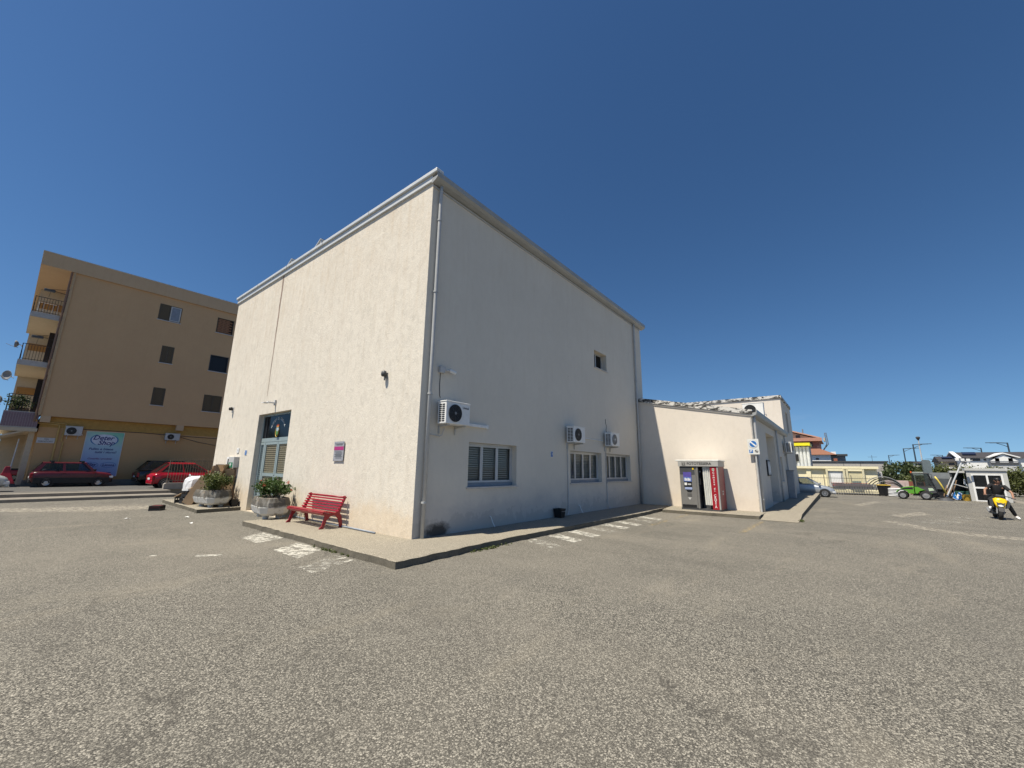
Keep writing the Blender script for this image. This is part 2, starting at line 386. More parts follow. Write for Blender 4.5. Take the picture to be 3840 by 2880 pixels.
def jitter(poly, step=.16, amp=.014):
    out = []; n = len(poly)
    for i in range(n):
        a, b = Vector((*poly[i], 0)), Vector((*poly[(i+1) % n], 0)); L = (b-a).length; k = max(1, int(L/step)); nr = Vector((b.y-a.y, a.x-b.x, 0))/max(L, 1e-6)
        for j in range(k):
            t = j/k; p = a.lerp(b, t)+nr*random.uniform(-amp, amp)*(1 if 0 < j else .3); out.append((p.x, p.y))
    return out
def raised(name, poly, z, mtop, mside, amp=.024, z0=-.02):
    poly = jitter(poly, amp=amp)
    k = MB(); n = len(poly)
    k.v += [(x, y, z0) for x, y in poly]+[(x+random.uniform(-.008,.008), y+random.uniform(-.008,.008), z-.014+random.uniform(-.012,.003)) for x, y in poly]
    for i in range(n): j = (i+1) % n; k.f.append((i, j, n+j, n+i))
    k.f.append(tuple(n+i for i in range(n)))
    o = struct(k.build(name, mside))
    cx = sum(p[0] for p in poly)/n; cy = sum(p[1] for p in poly)/n
    t = MB()
    rim = [Vector((x, y, 0)) for x, y in poly]; inner = []
    for i in range(n):
        d = rim[(i+1) % n]-rim[i-1]; nr = Vector((-d.y, d.x, 0)).normalized(); inner.append(rim[i]+nr*.035)
    t.v += [(p.x, p.y, z-.011) for p in rim]+[(p.x, p.y, z) for p in inner]
    for i in range(n): j = (i+1) % n; t.f.append((i, j, n+j, n+i))
    t.f.append(tuple(n+i for i in range(n)))
    q = t.build('walking_surface', mtop, o); return o
raised('pavement', [(-1.36,5.78),(-1.40,2.4),(-1.48,-1.5),(1.65,-1.36),(5,-1.40),(9.2,-1.52),(12.2,-1.45),(13.28,-1.3),(13.28,.03),(.03,.03),(.03,5.85)], .13, m_pave, m_kerb)
raised('pavement', [(11.35,-1.62),(11.42,-3.3),(11.5,-5.02),(13.33,-5.02),(13.33,-1.35),(12.2,-1.5)], .126, m_pave, m_kerb)
raised('pavement', [(-1.22,15.6),(-1.37,10.0),(.03,10.15),(.03,15.6)], .13, m_pave, m_kerb)
# ramp and pavement beside the annex
rp = MB()
ys = [-6.15, -6.1, -6.07]
pts = [(11.35, .012, -6.18, -5.06), (12.3, .07, -6.2, -5.05), (13.4, .125, -6.17, -4.8), (18, .13, -6.14, -4.8), (24, .13, -6.1, -4.8), (33.4, .13, -6.05, -4.7)]
for a, b in zip(pts, pts[1:]):
    rp.face([(a[0],a[2],a[1]),(b[0],b[2],b[1]),(b[0],b[3],b[1]),(a[0],a[3],a[1])])
ramp = struct(rp.build('pavement', m_pave))
rk = MB()
for a, b in zip(pts, pts[1:]):
    rk.face([(a[0],a[2],-.25),(b[0],b[2],-.25),(b[0],b[2],b[1]-.004),(a[0],a[2],a[1]-.004)])
rk.face([(33.4,-6.05,-.3),(33.4,-4.7,-.3),(33.4,-4.7,.126),(33.4,-6.05,.126)])
rk.face([(11.35,-5.06,-.1),(11.35,-6.18,-.1),(11.35,-6.18,.01),(11.35,-5.06,.01)])
rk.build('kerb', m_kerb, ramp)
# two long steps up to the side street, and the street
struct(MB().box(-60, .05, 19.05, 20.9, -.05, .13).build('step', m_step, bevel=.015))
st2 = MB().box(-60, .02, 20.35, 22.0, -.05, .272)
struct(st2.build('step', m_step, bevel=.015))
struct(MB().face([(-90,21.2,.28),(40,21.2,.28),(40,26.2,.20),(-90,26.2,.20)]).face([(-90,26.2,.20),(40,26.2,.20),(40,120,.20),(-90,120,.20)]).build('street', m_road))
struct(MB().box(-90, -7.2, 27.6, 120, .1, .40).build('pavement', m_step, bevel=.01))
# painted markings, worn
m_mark = worn_paint('worn_white_paint', (.46, .445, .39), .545); m_mark2 = worn_paint('very_worn_white_paint', (.46,.445,.39), .60)
m_markY = worn_paint('worn_yellow_paint', (.45, .34, .17), .60)
def mark(q, m, z=.004): MB().face([(x, y, z+gh(x)) for x, y in q]).build('painted_marking', m, ground)
mark([(-2.1,2.64),(-1.42,2.95),(-1.44,4.1),(-2.08,3.64)], m_mark); mark([(-2.18,.5),(-1.46,.98),(-1.46,2.1),(-2.16,1.62)], m_mark)
mark([(-2.5,-.75),(-1.55,-.35),(-1.55,.25),(-2.45,-.2)], m_mark2)
for k in range(8):
    x = 2.0+k*.96; mark([(x-.15,-2.42),(x+.28,-2.42),(x+.62,-1.5-(.05*(k % 2))),(x+.2,-1.48)], m_mark if k % 3 else m_mark2)
mark([(7.0,-2.75),(8.9,-2.72),(8.9,-2.60),(7.0,-2.63)], m_markY); mark([(9.6,-2.72),(11.2,-2.70),(11.2,-2.58),(9.6,-2.6)], m_markY)
mark([(7.4,-5.2),(10.8,-5.26),(10.8,-5.12),(7.4,-5.06)], m_markY)
mark([(-4.1,2.75),(-3.8,2.56),(-3.78,2.66),(-4.07,2.86)], m_mark2); mark([(-3.36,2.0),(-3.0,1.72),(-2.96,1.88),(-3.3,2.16)], m_mark); mark([(-2.48,-.2),(-2.25,-.44),(-2.2,-.38),(-2.42,-.15)], m_mark)
m_pale = worn_paint('bleached_asphalt', (.29, .265, .215), .535)
mark([(14.6,-8.4),(12.3,-9.3),(11.5,-10.2),(11.4,-11.0),(11.6,-12.4),(12.4,-12.4),(12.1,-11.0),(12.3,-10.2),(12.9,-9.6),(14.7,-8.9)], m_pale)
mark([(17,-9.2),(20,-10.4),(21.5,-10.2),(18,-8.9)], m_pale); mark([(-3.2,12.6),(-1.9,12.9),(-1.9,14.4),(-5.5,16.0),(-6.5,15.2)], m_pale); mark([(24,-8.2),(30,-9.3),(31,-9.0),(25,-7.8)], m_pale)
for k in range(5): mark([(15.0+k*1.3,-9.3-k*.5),(15.5+k*1.3,-9.5-k*.5),(15.2+k*1.3,-10.3-k*.5),(14.7+k*1.3,-10.1-k*.5)], m_mark2)

# ------------------------------------------------------------------ main building
def facade(mb, ax, plane, u0, u1, z0, z1, holes, depth, top=None):
    P = (lambda u, z, d: (u, plane+d, z)) if ax == 'y' else (lambda u, z, d: (plane+d, u, z))
    T = lambda u, z: (top(u) if (top and abs(z-z1) < 1e-6) else z)
    us = sorted({u0, u1, *[h[0] for h in holes], *[h[1] for h in holes]}); zs = sorted({z0, z1, *[h[2] for h in holes], *[h[3] for h in holes]})
    for a, b in zip(us, us[1:]):
        for c, d in zip(zs, zs[1:]):
            um, zm = (a+b)/2, (c+d)/2
            if any(h[0] < um < h[1] and h[2] < zm < h[3] for h in holes): continue
            mb.face([P(a,T(a,c),0), P(b,T(b,c),0), P(b,T(b,d),0), P(a,T(a,d),0)])
    for (a, b, c, d) in holes:
        mb.face([P(a,c,0),P(a,d,0),P(a,d,depth),P(a,c,depth)]); mb.face([P(b,c,0),P(b,c,depth),P(b,d,depth),P(b,d,0)])
        mb.face([P(a,d,0),P(b,d,0),P(b,d,depth),P(a,d,depth)]); mb.face([P(a,c,0),P(a,c,depth),P(b,c,depth),P(b,c,0)])
    return mb
XE, YE = 14.15, 14.1
main = thing('town_hall_building', 'tall windowless cream plaster hall with grey coping and a blue louvred door', 'building', (0,0,0), w=True)
WIN = [(1.67,3.70,1.19,2.34,3), (6.82,9.28,1.19,2.33,4), (9.72,12.18,1.19,2.33,4)]
holes = [w[:4] for w in WIN]+[(8.88,10.04,5.86,6.60)]
facade(MB(), 'y', 0, 0, XE, -.02, 9.05, holes, .30).build('wall', m_wall_fine, main, label='smooth shaded plaster wall with damp stains along its foot', fix=False)
facade(MB(), 'x', 0, 0, YE, -.02, 9.05, [(6.85,9.62,.03,3.53)], .30, top=lambda y: 9.05+.011*y).build('wall', m_wall_rough, main, label='sunlit lumpy plaster wall with grey rain streaks')
bk = MB().face([(XE,0,0),(XE,YE,0),(XE,YE,9.2),(XE,0,9.05)]).face([(0,YE,0),(0,YE,9.2),(XE,YE,9.2),(XE,YE,0)])
bk.build('wall', m_wall_fine, main)
MB().face([(0,0,9.06),(XE,0,9.06),(XE,YE,9.21),(0,YE,9.21)]).build('roof', m_mgrey, main)
cz = lambda y: .011*y
def band(x0, x1, za, zb, y0, y1): return MB().loft([[(x0,y,za+cz(y)),(x1,y,za+cz(y)),(x1,y,zb+cz(y)),(x0,y,zb+cz(y))] for y in (y0, y1)])
band(-.055, .10, 9.03, 9.20, -.02, YE+.04).build('coping', m_copg, main, bevel=.006, fix=True)
band(-.11, .14, 9.205, 9.32, -.24, YE+.09).build('coping', m_copg, main, bevel=.02, fix=True)
for k in range(1, 5): MB().box(-.116, .0, k*2.9-.004, k*2.9+.004, 9.21+cz(k*2.9), 9.323+cz(k*2.9)).build('coping_joint', m_mgrey, main)
gp = [(.0,8.98),(-.05,8.98),(-.16,9.02),(-.235,9.08),(-.245,9.22),(-.225,9.22),(-.21,9.12),(.0,9.12)]
MB().prism(gp, 'x', -.06, XE+.22).build('gutter', m_gut, main, fix=True)
MB().prism([(-.215,9.16),(.12,9.16),(.12,9.31),(-.215,9.25)], 'x', .14, XE+.20).build('roof_edge', m_gut, main)
MB().box(-.02, XE, -.035, 0, 8.90, 8.93).build('trim_line', m_pipe, main)
def downpipe(parent, x, y, z0, z1, r=.045, m=m_pipe, clips=(.9, 3.4, 6.0, 8.0)):
    p = MB().tube([(x,y,z0),(x,y,z1*.5),(x,y,z1-.15),(x,y+.0,z1)], r, 12).build('downpipe', m, parent, smooth=True)
    for c in clips:
        if z0 < c < z1: MB().lathe([(r+.001,c-.02),(r+.014,c-.02),(r+.014,c+.02),(r+.001,c+.02)], (x,y,0), n=12).build('clip', m, p)
    return p
downpipe(main, .22, -.075, .13, 8.99); downpipe(main, 13.18, -.075, .13, 8.99)
m_seam = M('seam_stain_shadow', (.27, .20, .16), .95, 0, .3, 3)  # stained joint, with the shadow of its wall step painted into the strip
sm = MB(); zz = [9.15-i*.33 for i in range(16)]
for a, b in zip(zz, zz[1:]):
    wa, wb = .062*(1-(9.15-a)/5.6)+.008, .062*(1-(9.15-b)/5.6)+.008
    ja, jb = .01*math.sin(a*5), .01*math.sin(b*5)
    sm.face([(-.004,9.11-wb+jb,b),(-.004,9.11+wb+jb,b),(-.004,9.11+wa+ja,a),(-.004,9.11-wa+ja,a)])
sm.build('wall_joint', m_seam, main)

m_sash = M('window_aluminium', (.50, .51, .51), .4, .2, .05); m_rail = M('window_bottom_rail', (.20, .24, .28), .45, .2, .08)
m_sill = M('marble_sill', (.50, .47, .43), .5, 0, .12)
slat_me = {}
def slat_mesh(L, w, t, m, ax):
    k = (round(L, 3), w, t, m.name, ax)
    if k not in slat_me:
        b = MB()
        if ax == 'x': b.obox((0,0,0), (1,0,0), (0,.25,-.97) , (0,.97,.25), L/2, w/2, t/2)
        else: b.obox((0,0,0), (0,1,0), (.3,0,-.95), (.95,0,.3), L/2, w/2, t/2)
        slat_me[k] = b.mesh('slat', m)
    return slat_me[k]
def window_y(parent, x0, x1, z0, z1, n, y, gap=None, dep=.17):
    fr = MB(); t = .045; Y0, Y1 = y+dep, y+dep+.05
    fr.box(x0+.002,x1-.002,Y0,Y1,z1-t,z1-.002); fr.box(x0+.002,x0+t,Y0,Y1,z0+.1,z1-t); fr.box(x1-t,x1-.002,Y0,Y1,z0+.1,z1-t)
    W = fr.build('window', m_sash, parent)
    MB().box(x0+.002, x1-.002, Y0-.02, Y1, z0+.002, z0+.098).build('bottom_rail', m_rail, W)
    MB().box(x0-.05, x1+.05, y-.045, y+dep-.02, z0-.04, z0+.001).build('sill', m_sill, W)
    w = (x1-x0-2*t)/n
    for i in range(n):
        a = x0+t+i*w; b = a+w; s = MB(); k = .05
        sh = -.05 if (gap is not None and i == gap) else 0
        s.box(a+.003,b-.003,Y0+.008,Y1-.006,z0+.102,z0+.102+k); s.box(a+.003,b-.003,Y0+.008,Y1-.006,z1-t-k,z1-t-.002)
        s.box(a+.003,a+k,Y0+.008,Y1-.006,z0+.102+k,z1-t-k); s.box(b-k,b-.003,Y0+.008,Y1-.006,z0+.102+k,z1-t-k)
        S = s.build('sash', m_sash, W)
        MB().face([(a+k,Y0+.03,z0+.15),(b-k,Y0+.03,z0+.15),(b-k,Y0+.03,z1-t-k),(a+k,Y0+.03,z1-t-k)]).build('pane', m_glass, W)
        me = slat_mesh(w-.03, .044, .006, m_shut, 'x'); nz = 16
        for j in range(nz):
            zz_ = z0+.16+(z1-t-z0-.2)*j/(nz-1); piece('slat', me, W, ((a+b)/2, Y1+.06, zz_), (random.uniform(-.10,.10), random.uniform(-.006,.006), 0))
    return W
for i, w in enumerate(WIN): window_y(main, *w, 0, gap=1 if i == 1 else None)
# small high window
sw = MB(); x0, x1, z0, z1 = 8.88, 10.04, 5.86, 6.60
for q in ((x0,x1,z0,z0+.06),(x0,x1,z1-.06,z1),(x0,x0+.06,z0+.06,z1-.06),(x1-.06,x1,z0+.06,z1-.06),((x0+x1)/2-.03,(x0+x1)/2+.03,z0+.06,z1-.06)): sw.box(q[0]+.002,q[1]-.002,.235,.28,q[2]+.002,q[3]-.002)
SW = sw.build('window', m_sash, main)
MB().face([(x0+.06,.26,z0+.06),(x1-.06,.26,z0+.06),(x1-.06,.26,z1-.06),(x0+.06,.26,z1-.06)]).build('pane', m_gdark, SW)
MB().box(x0-.04, x1+.04, -.04, .2, z0-.04, z0).build('sill', m_sill, SW)

# entrance door in the sunlit wall
m_doorf = M('blue_grey_door_paint', (.27, .33, .335), .4, .1, .06, 3); m_dslat = M('tan_louvre', (.36, .32, .22), .55, 0, .1)
dx = .18; D0, D1 = 6.85, 9.62
df = MB()
df.box(dx,dx+.06,D0+.002,D1-.002,2.50,2.64); df.box(dx,dx+.06,D0+.002,D0+.06,.03,3.52); df.box(dx,dx+.06,D1-.06,D1-.002,.03,3.52); df.box(dx,dx+.06,D0+.06,D1-.06,3.46,3.52)
df.box(dx,dx+.06,9.16,9.26,.03,2.50)
door = df.build('door', m_doorf, main)
MB().face([(dx+.03,D0+.06,2.64),(dx+.03,D1-.06,2.64),(dx+.03,D1-.06,3.46),(dx+.03,D0+.06,3.46)]).build('transom_pane', m_gdark, door)
MB().box(dx+.004, dx+.05, 9.255, 9.275, 2.64, 3.46).build('mullion', m_dgrey, door)
def leaf(y0, y1, big=True):
    s = MB(); k = .085 if big else .03; X0, X1 = dx+.005, dx+.055
    s.box(X0,X1,y0,y0+k,.06,2.49); s.box(X0,X1,y1-k,y1,.06,2.49); s.box(X0,X1,y0+k,y1-k,2.40,2.49); s.box(X0,X1,y0+k,y1-k,.06,.20)
    if big: s.box(X0,X1,y0+k,y1-k,1.27,1.38)
    L = s.build('door_leaf', m_doorf, door)
    me = slat_mesh(y1-y0-2*k+.01, .050, .008, m_dslat if big else m_doorf, 'y')
    for a, b, n in (((.20,1.27,14),(1.38,2.40,14)) if big else ((.20,2.40,28),)):
        for j in range(n): piece('slat', me, door, (dx+.04, (y0+y1)/2, a+(b-a)*(j+.5)/n))
    return L
leaf(6.92, 8.03); lf = leaf(8.05, 9.15); leaf(9.27, 9.56, False)
MB().box(dx+.10, dx+.105, D0+.05, D1-.05, .05, 2.5).build('backing', m_gdark, door)
MB().tube([(dx-.0,8.12,1.08),(dx-.05,8.12,1.08),(dx-.05,8.24,1.08)], .011, 6).build('handle', m_dgrey, door)
m_let = M('pale_lettering', (.62, .64, .64), .5)
s_ = 'COMUNE DI CROSIA'
for i, ch in enumerate(s_):
    if ch == ' ': continue
    a = R(152-124*i/(len(s_)-1)); cy, cz_ = 8.30, 2.83
    text(ch, .155, m_let, door, (dx+.025, cy-math.cos(a)*.62, cz_+math.sin(a)*.50), (R(90), a-R(90), R(-90)), sx=.85)
# crest: crown, shield with quarters, wreath
m_gold = M('crest_gold', (.50, .34, .06), .5); m_cr = M('crest_red', (.42, .10, .03), .5); m_cb = M('crest_sky', (.25, .45, .60), .5); m_cg = M('crest_green', (.10, .25, .06), .5); m_cw = M('crest_silver', (.5, .52, .5), .5)
X_ = dx+.022
def flat(pts, m, nm, dxx=0): return MB().prism(pts, 'x', X_-dxx-.003, X_-dxx).build(nm, m, door)
flat([(8.21,3.0),(8.39,3.0),(8.39,2.82),(8.36,2.77),(8.30,2.73),(8.24,2.77),(8.21,2.82)], m_cb, 'crest')
flat([(8.21,2.90),(8.30,2.86),(8.39,2.90),(8.39,2.82),(8.36,2.77),(8.30,2.73),(8.24,2.77),(8.21,2.82)], m_cg, 'crest', .003)
flat([(8.27,2.99),(8.33,2.99),(8.35,2.88),(8.25,2.86)], m_cw, 'crest', .006)
flat([(8.21,3.02),(8.39,3.02),(8.41,3.13),(8.36,3.09),(8.33,3.15),(8.30,3.10),(8.27,3.15),(8.24,3.09),(8.19,3.13)], m_cr, 'crest')
flat([(8.20,3.012),(8.40,3.012),(8.40,3.04),(8.20,3.04)], m_gold, 'crest', .003)
MB().tube([(X_-.006, 8.30+.135*math.cos(t), 2.87+.20*math.sin(t)) for t in [R(150+i*20) for i in range(13)]], .012, 6).build('crest', m_gold, door)
# solar frames on the roof
for i, y in enumerate((7.05, 9.55)):
    t = thing('solar_panel', ('tilted solar panel frame poking above the coping between wall lamp and door','tilted solar panel frame above the coping at the dark wall joint')[i], 'solar panel', (.35, y, 9.38), group='solar panels on the hall roof')
    MB().prism([(0,.80),(.02,.84),(1.35,.12),(1.32,.06)], 'x', 0, 1.6).build('panel', m_alu, t)
    MB().prism([(.015,.846),(1.30,.15),(1.31,.155),(.03,.85)], 'x', .05, 1.55).build('glazing', m_gdark, t)
    for x in (.03, 1.5): MB().box(x, x+.05, .0, .05, -.25, .8).build('leg', m_alu, t); MB().box(x, x+.05, 1.22, 1.27, -.25, .14).build('leg', m_alu, t)

# ------------------------------------------------------------------ annex, rear block
YA = -4.85; AX = 13.3
annex = thing('annex_building', 'low cream plaster annex with sloping top and peeling white roof edge', 'building', (AX, YA, 0), w=True)
at_ = lambda y: 4.05+(y-YA)*.196
facade(MB(), 'x', AX, YA, 0, -.02, 4.05, [], .3, top=at_).build('wall', m_wall_annex, annex)
AH = [(17.1,20.3,.10,3.55), (21.55,23.2,1.15,2.55)]
facade(MB(), 'y', YA, AX, 26.0, -.3, 3.98, AH, .55).build('wall', m_wall_fine, annex)
MB().face([(17.0,YA+.55,.0),(20.4,YA+.55,.0),(20.4,YA+.55,3.6),(17.0,YA+.55,3.6)]).build('recess_wall', m_wall_fine, annex)
MB().face([(17.0,YA-.02,.125),(20.4,YA-.02,.125),(20.4,YA+.6,.125),(17.0,YA+.6,.125)]).build('threshold', m_sill, annex)
m_peel = None
def peel():
    n = NT('peeling_white_paint'); a = n.noise(2.6, 6, .75, n.map((1, 1, 2.5)), .4); b = n.noise(11, 4, .7)
    k = n.ramp(n.math('ADD', a, n.math('MULTIPLY', b, .25)), [(.60, 0.), (.66, 1.)]); c = n.mix(k, (.62,.60,.56), (.05,.048,.045)); return n.fin(c, .85, n.bump(k, .3, .01), 0, .2)
m_peel = peel()
MB().loft([[(AX-.07,y,at_(y)-.03),(AX+.25,y,at_(y)-.03),(AX+.25,y,at_(y)+.17),(AX-.07,y,at_(y)+.17)] for y in (YA-.06, -1.6, 0)]).build('roof_edge', m_peel, annex, fix=True)
MB().loft([[(AX-.035,y,at_(y)-.11),(AX+.02,y,at_(y)-.11),(AX+.02,y,at_(y)-.03),(AX-.035,y,at_(y)-.03)] for y in (YA-.02, 0)]).build('roof_edge', m_wall_annex, annex, fix=True)
MB().face([(AX,YA,4.06),(26,YA,4.06),(26,0,5.02),(AX,0,5.02)]).build('roof', m_mgrey, annex)
MB().prism([(YA,3.93),(YA-.06,3.93),(YA-.19,3.99),(YA-.23,4.10),(YA-.23,4.20),(YA-.20,4.20),(YA-.19,4.10),(YA,4.06)], 'x', AX-.06, 26.2).build('gutter', m_gut, annex, fix=True)
downpipe(annex, AX+.10, YA-.09, .125, 3.95, clips=(.6, 2.0)); downpipe(annex, 20.8, YA-.08, .13, 3.95, clips=(.9, 2.0)); downpipe(annex, 25.1, YA-.08, .13, 3.95, clips=(.9,))
window_y(annex, 21.56, 23.19, 1.16, 2.54, 2, YA, dep=.25)
crn = MB()
for i in range(24): z = .15+i*.16; crn.box(AX-.006-.003*random.random(), AX+.02+.012*random.random(), YA-.006, YA+.03+.02*random.random(), z, z+.15)
crn.build('chipped_corner', M('chipped_render', (.42,.40,.37), .9, 0, .2, 9), annex)
rear = thing('rear_block', 'two storey cream block rising behind the annex with a narrow upper window', 'building', (26.0, YA, 0), w=True)
facade(MB(), 'x', 26.0, YA-.03, 9, -.02, 6.52, [], .3).build('wall', m_wall_annex, rear)
facade(MB(), 'y', YA-.03, 26.0, 32.6, -.35, 6.52, [(28.5,29.95,4.42,5.88)], .3).build('wall', m_wall_fine, rear)
MB().face([(28.5,YA+.2,4.42),(29.95,YA+.2,4.42),(29.95,YA+.2,5.88),(28.5,YA+.2,5.88)]).build('window', m_gdark, rear)
MB().box(28.45, 30.0, YA-.08, YA+.15, 4.38, 4.42).build('sill', m_sill, rear)
MB().box(25.94, 26.25, YA-.09, 9, 6.52, 6.72).build('roof_edge', m_peel, rear); MB().box(26.25, 32.66, YA-.09, YA+.2, 6.52, 6.72).build('roof_edge', m_peel, rear)
MB().face([(26,YA,6.5),(32.6,YA,6.5),(32.6,9,6.5),(26,9,6.5)]).build('roof', m_mgrey, rear)
MB().face([(32.6,YA,-.35),(32.6,9,-.35),(32.6,9,6.5),(32.6,YA,6.5)]).build('wall', m_wall_annex, rear)

# ------------------------------------------------------------------ air conditioners and fixtures
def ac(label, loc, w=.80, h=.53, d=.30, stand=.10, brand=None, rot=0, dark=True, group='outdoor air conditioner units', side=True, casing=None):
    t = thing('air_conditioner', label, 'air conditioner', loc, rot, group); mc = casing or m_white
    y0, y1 = -stand-d, -stand
    MB().box(0,w,y0,y1,0,h).build('casing', mc, t, bevel=.018)
    MB().box(-.012,w+.012,y0-.012,y1+.012,h-.006,h+.022).build('top_cover', mc, t, bevel=.01)
    r = h*.40; cx, cz2 = w*.36, h*.5
    f = MB().lathe([(0,y0-.004),(r,y0-.004),(r,y0-.012),(r-.012,y0-.014)], (cx,0,cz2), 'y', 28).build('fan_recess', m_black, t)
    gr = MB()
    for k in range(1, 7):
        rr = r*k/6.2; gr.lathe([(rr-.004,y0-.016),(rr+.004,y0-.016),(rr+.004,y0-.024),(rr-.004,y0-.024)], (cx,0,cz2), 'y', 28)
    for k in range(4):
        a = math.pi*k/4; gr.obox((cx,y0-.02,cz2), (math.cos(a),0,math.sin(a)), (0,1,0), (-math.sin(a),0,math.cos(a)), r, .003, .003)
    gr.build('fan_grille', m_dgrey if dark else m_lgrey, t)
    MB().cyl((cx,y0-.015,cz2),(cx,y0-.03,cz2), r*.17, n=14).build('fan_hub', m_mgrey if dark else m_white, t)
    if side:
        sg = MB()
        for i in range(9):
            for j in range(2): sg.box(-.004, .002, y0+.05+j*(d-.08)/2, y0+.05+j*(d-.08)/2+(d-.08)/2-.02, .05+i*(h-.09)/9, .05+i*(h-.09)/9+(h-.09)/9-.018)
        sg.build('side_grille', m_black, t)
    for x in (.12, w-.15):
        MB().prism([(0,-.03),(0,-.22),(-.03,-.22),(-.04,-.06),(y0+.02,-.035),(y0+.02,-.004),(0,-.004)], 'x', x, x+.035).build('bracket', m_lgrey, t)
    if brand: text(brand, h*.16, m_dgrey, t, (w*.80, y0-.003, h*.80))
    MB().tube([(w*.9,y1-.05,.12),(w+.05,y1-.04,.10),(w+.06,-.012,.02)], .014, 6).build('hose', m_white, t)
    return t
ac('white air conditioner with dark fan above the three-sash window', (.47, 0, 2.70), .80, .53, .30, .10, 'Unical')
ac('white air conditioner above the window with one sash ajar', (6.42, 0, 2.60), .80, .55, .30, .10)
ac('white air conditioner with pale fan, next to the corner downpipe of the hall', (9.42, 0, 2.62), .78, .53, .30, .10, dark=False)
ac('air conditioner high on the annex side wall above the tall grey cabinet', (24.3, YA, 2.86), .85, .62, .32, .14)
t = ac('air conditioner standing on the sloping annex roof', (16.0, -4.2, 4.2), .85, .62, .32, .0); t.rotation_euler = (0, 0, R(-90))
def single(mb, name, mat, label, cat, loc=None, bevel=0, smooth=False, group=None):
    o = mb.build(name, mat, None, bevel=bevel, smooth=smooth)
    if loc: o.location = loc
    return tag(o, label, cat, group)
# trunking, drain hoses, cables
t = thing('cable_trunking', 'white square duct running sideways from the air conditioner on the hall', 'duct', (1.27, 0, 2.78)); MB().box(0,1.0,-.075,-.002,-.04,.04).build('duct', m_white, t, bevel=.006); MB().box(.98,1.06,-.085,-.003,-.055,.055).build('end_cap', m_white, t, bevel=.01)
single(MB().tube([(7.25,-.02,2.84),(8.4,-.02,2.83),(9.42,-.02,2.82)], .016, 6), 'conduit', m_white, 'thin white conduit linking two air conditioners', 'conduit')
for x, z, xb, lab in ((6.58,2.55,6.46,'thin drain hose hanging down beside the window with one sash ajar'), (9.62,2.6,9.76,'thin drain hose hanging between the two four-sash windows')):
    single(MB().tube([(x,-.06,z),(x,-.03,z-.3),(x+.02,-.025,1.4),(x+.03,-.03,.5),(x+.01,-.05,.28),(xb-.03,-.10,.145)], .016, 6), 'drain_hose', m_lgrey, lab, 'hose', group='drain hoses on the shaded wall')
single(MB().tube([(.27,-.06,2.45),(.6,-.06,2.42),(.66,-.08,2.45),(.66,-.15,2.62)], .014, 6), 'drain_pipe', m_lgrey, 'short drain pipe joining the air conditioner to the corner downpipe', 'pipe')
for x, lab in ((2.55,'short white hose end sticking out under the three-sash window'), (7.35,'short white hose end sticking out under the window with one sash ajar')):
    single(MB().tube([(x,-.0,.42),(x+.005,-.05,.40),(x+.03,-.10,.25),(x+.07,-.14,.15)], .014, 6), 'hose_end', m_white, lab, 'hose', group='hose ends at the wall foot')
single(MB().tube([(.57,-.015,3.98),(.56,-.015,3.7),(.575,-.015,3.5),(.57,-.02,3.42),(.60,-.02,3.36)], .008, 5), 'cable', m_dgrey, 'thin dark cable hanging below the security camera', 'cable')
single(MB().tube([(9.72,-.015,3.75),(9.73,-.015,3.6),(9.80,-.02,3.45),(9.74,-.02,3.3),(9.72,-.05,3.2)], .008, 5), 'cable', m_dgrey, 'thin loose cable above the pale-fan air conditioner', 'cable')
t = thing('security_camera', 'grey bullet camera on a junction box beside the corner downpipe', 'camera', (.50, 0, 4.0)); MB().box(0,.16,-.09,-.002,-.02,.14).build('junction_box', m_lgrey, t, bevel=.01)
MB().cyl((.16,-.05,.06),(.30,-.09,.07),.025,n=8).build('arm', m_lgrey, t); MB().cyl((.30,-.09,.075),(.46,-.14,.03),.045,n=12).build('camera_body', m_white, t)
t = thing('security_camera', 'white flat bracket camera fixed over the entrance door', 'camera', (0, 8.22, 3.78)); MB().box(-.06,-.002,-.05,.05,.0,.20).build('mount', m_lgrey, t, bevel=.01); MB().box(-.30,-.06,-.035,.035,.06,.12).build('camera_body', m_white, t, bevel=.01); MB().box(-.42,-.25,-.06,.16,.05,.075).build('lamp_plate', m_white, t)
t = thing('wall_lamp', 'dark round wall lamp on the sunlit wall above the bench', 'lamp', (0, 1.42, 3.98)); MB().box(-.03,-.002,-.05,.05,-.06,.08).build('mount', m_mgrey, t); MB().lathe([(0,.0),(.06,.0),(.075,.05),(.06,.13),(0,.16)], (-.09,0,-.02), n=14).build('lamp_head', m_dgrey, t, smooth=True); MB().cyl((-.06,0,-.12),(-.06,0,-.03),.02).build('stem', m_mgrey, t)
t = thing('alarm_sounder', 'small dark alarm bell on the sunlit wall near its far end', 'alarm', (0, 12.6, 3.95)); MB().box(-.03,-.002,-.07,.07,-.12,.12).build('back_plate', m_white, t); MB().lathe([(0,0),(.075,.01),(.085,.09),(.05,.14),(0,.15)], (-.09,0,-.03), n=14).build('bell', m_black, t, smooth=True)
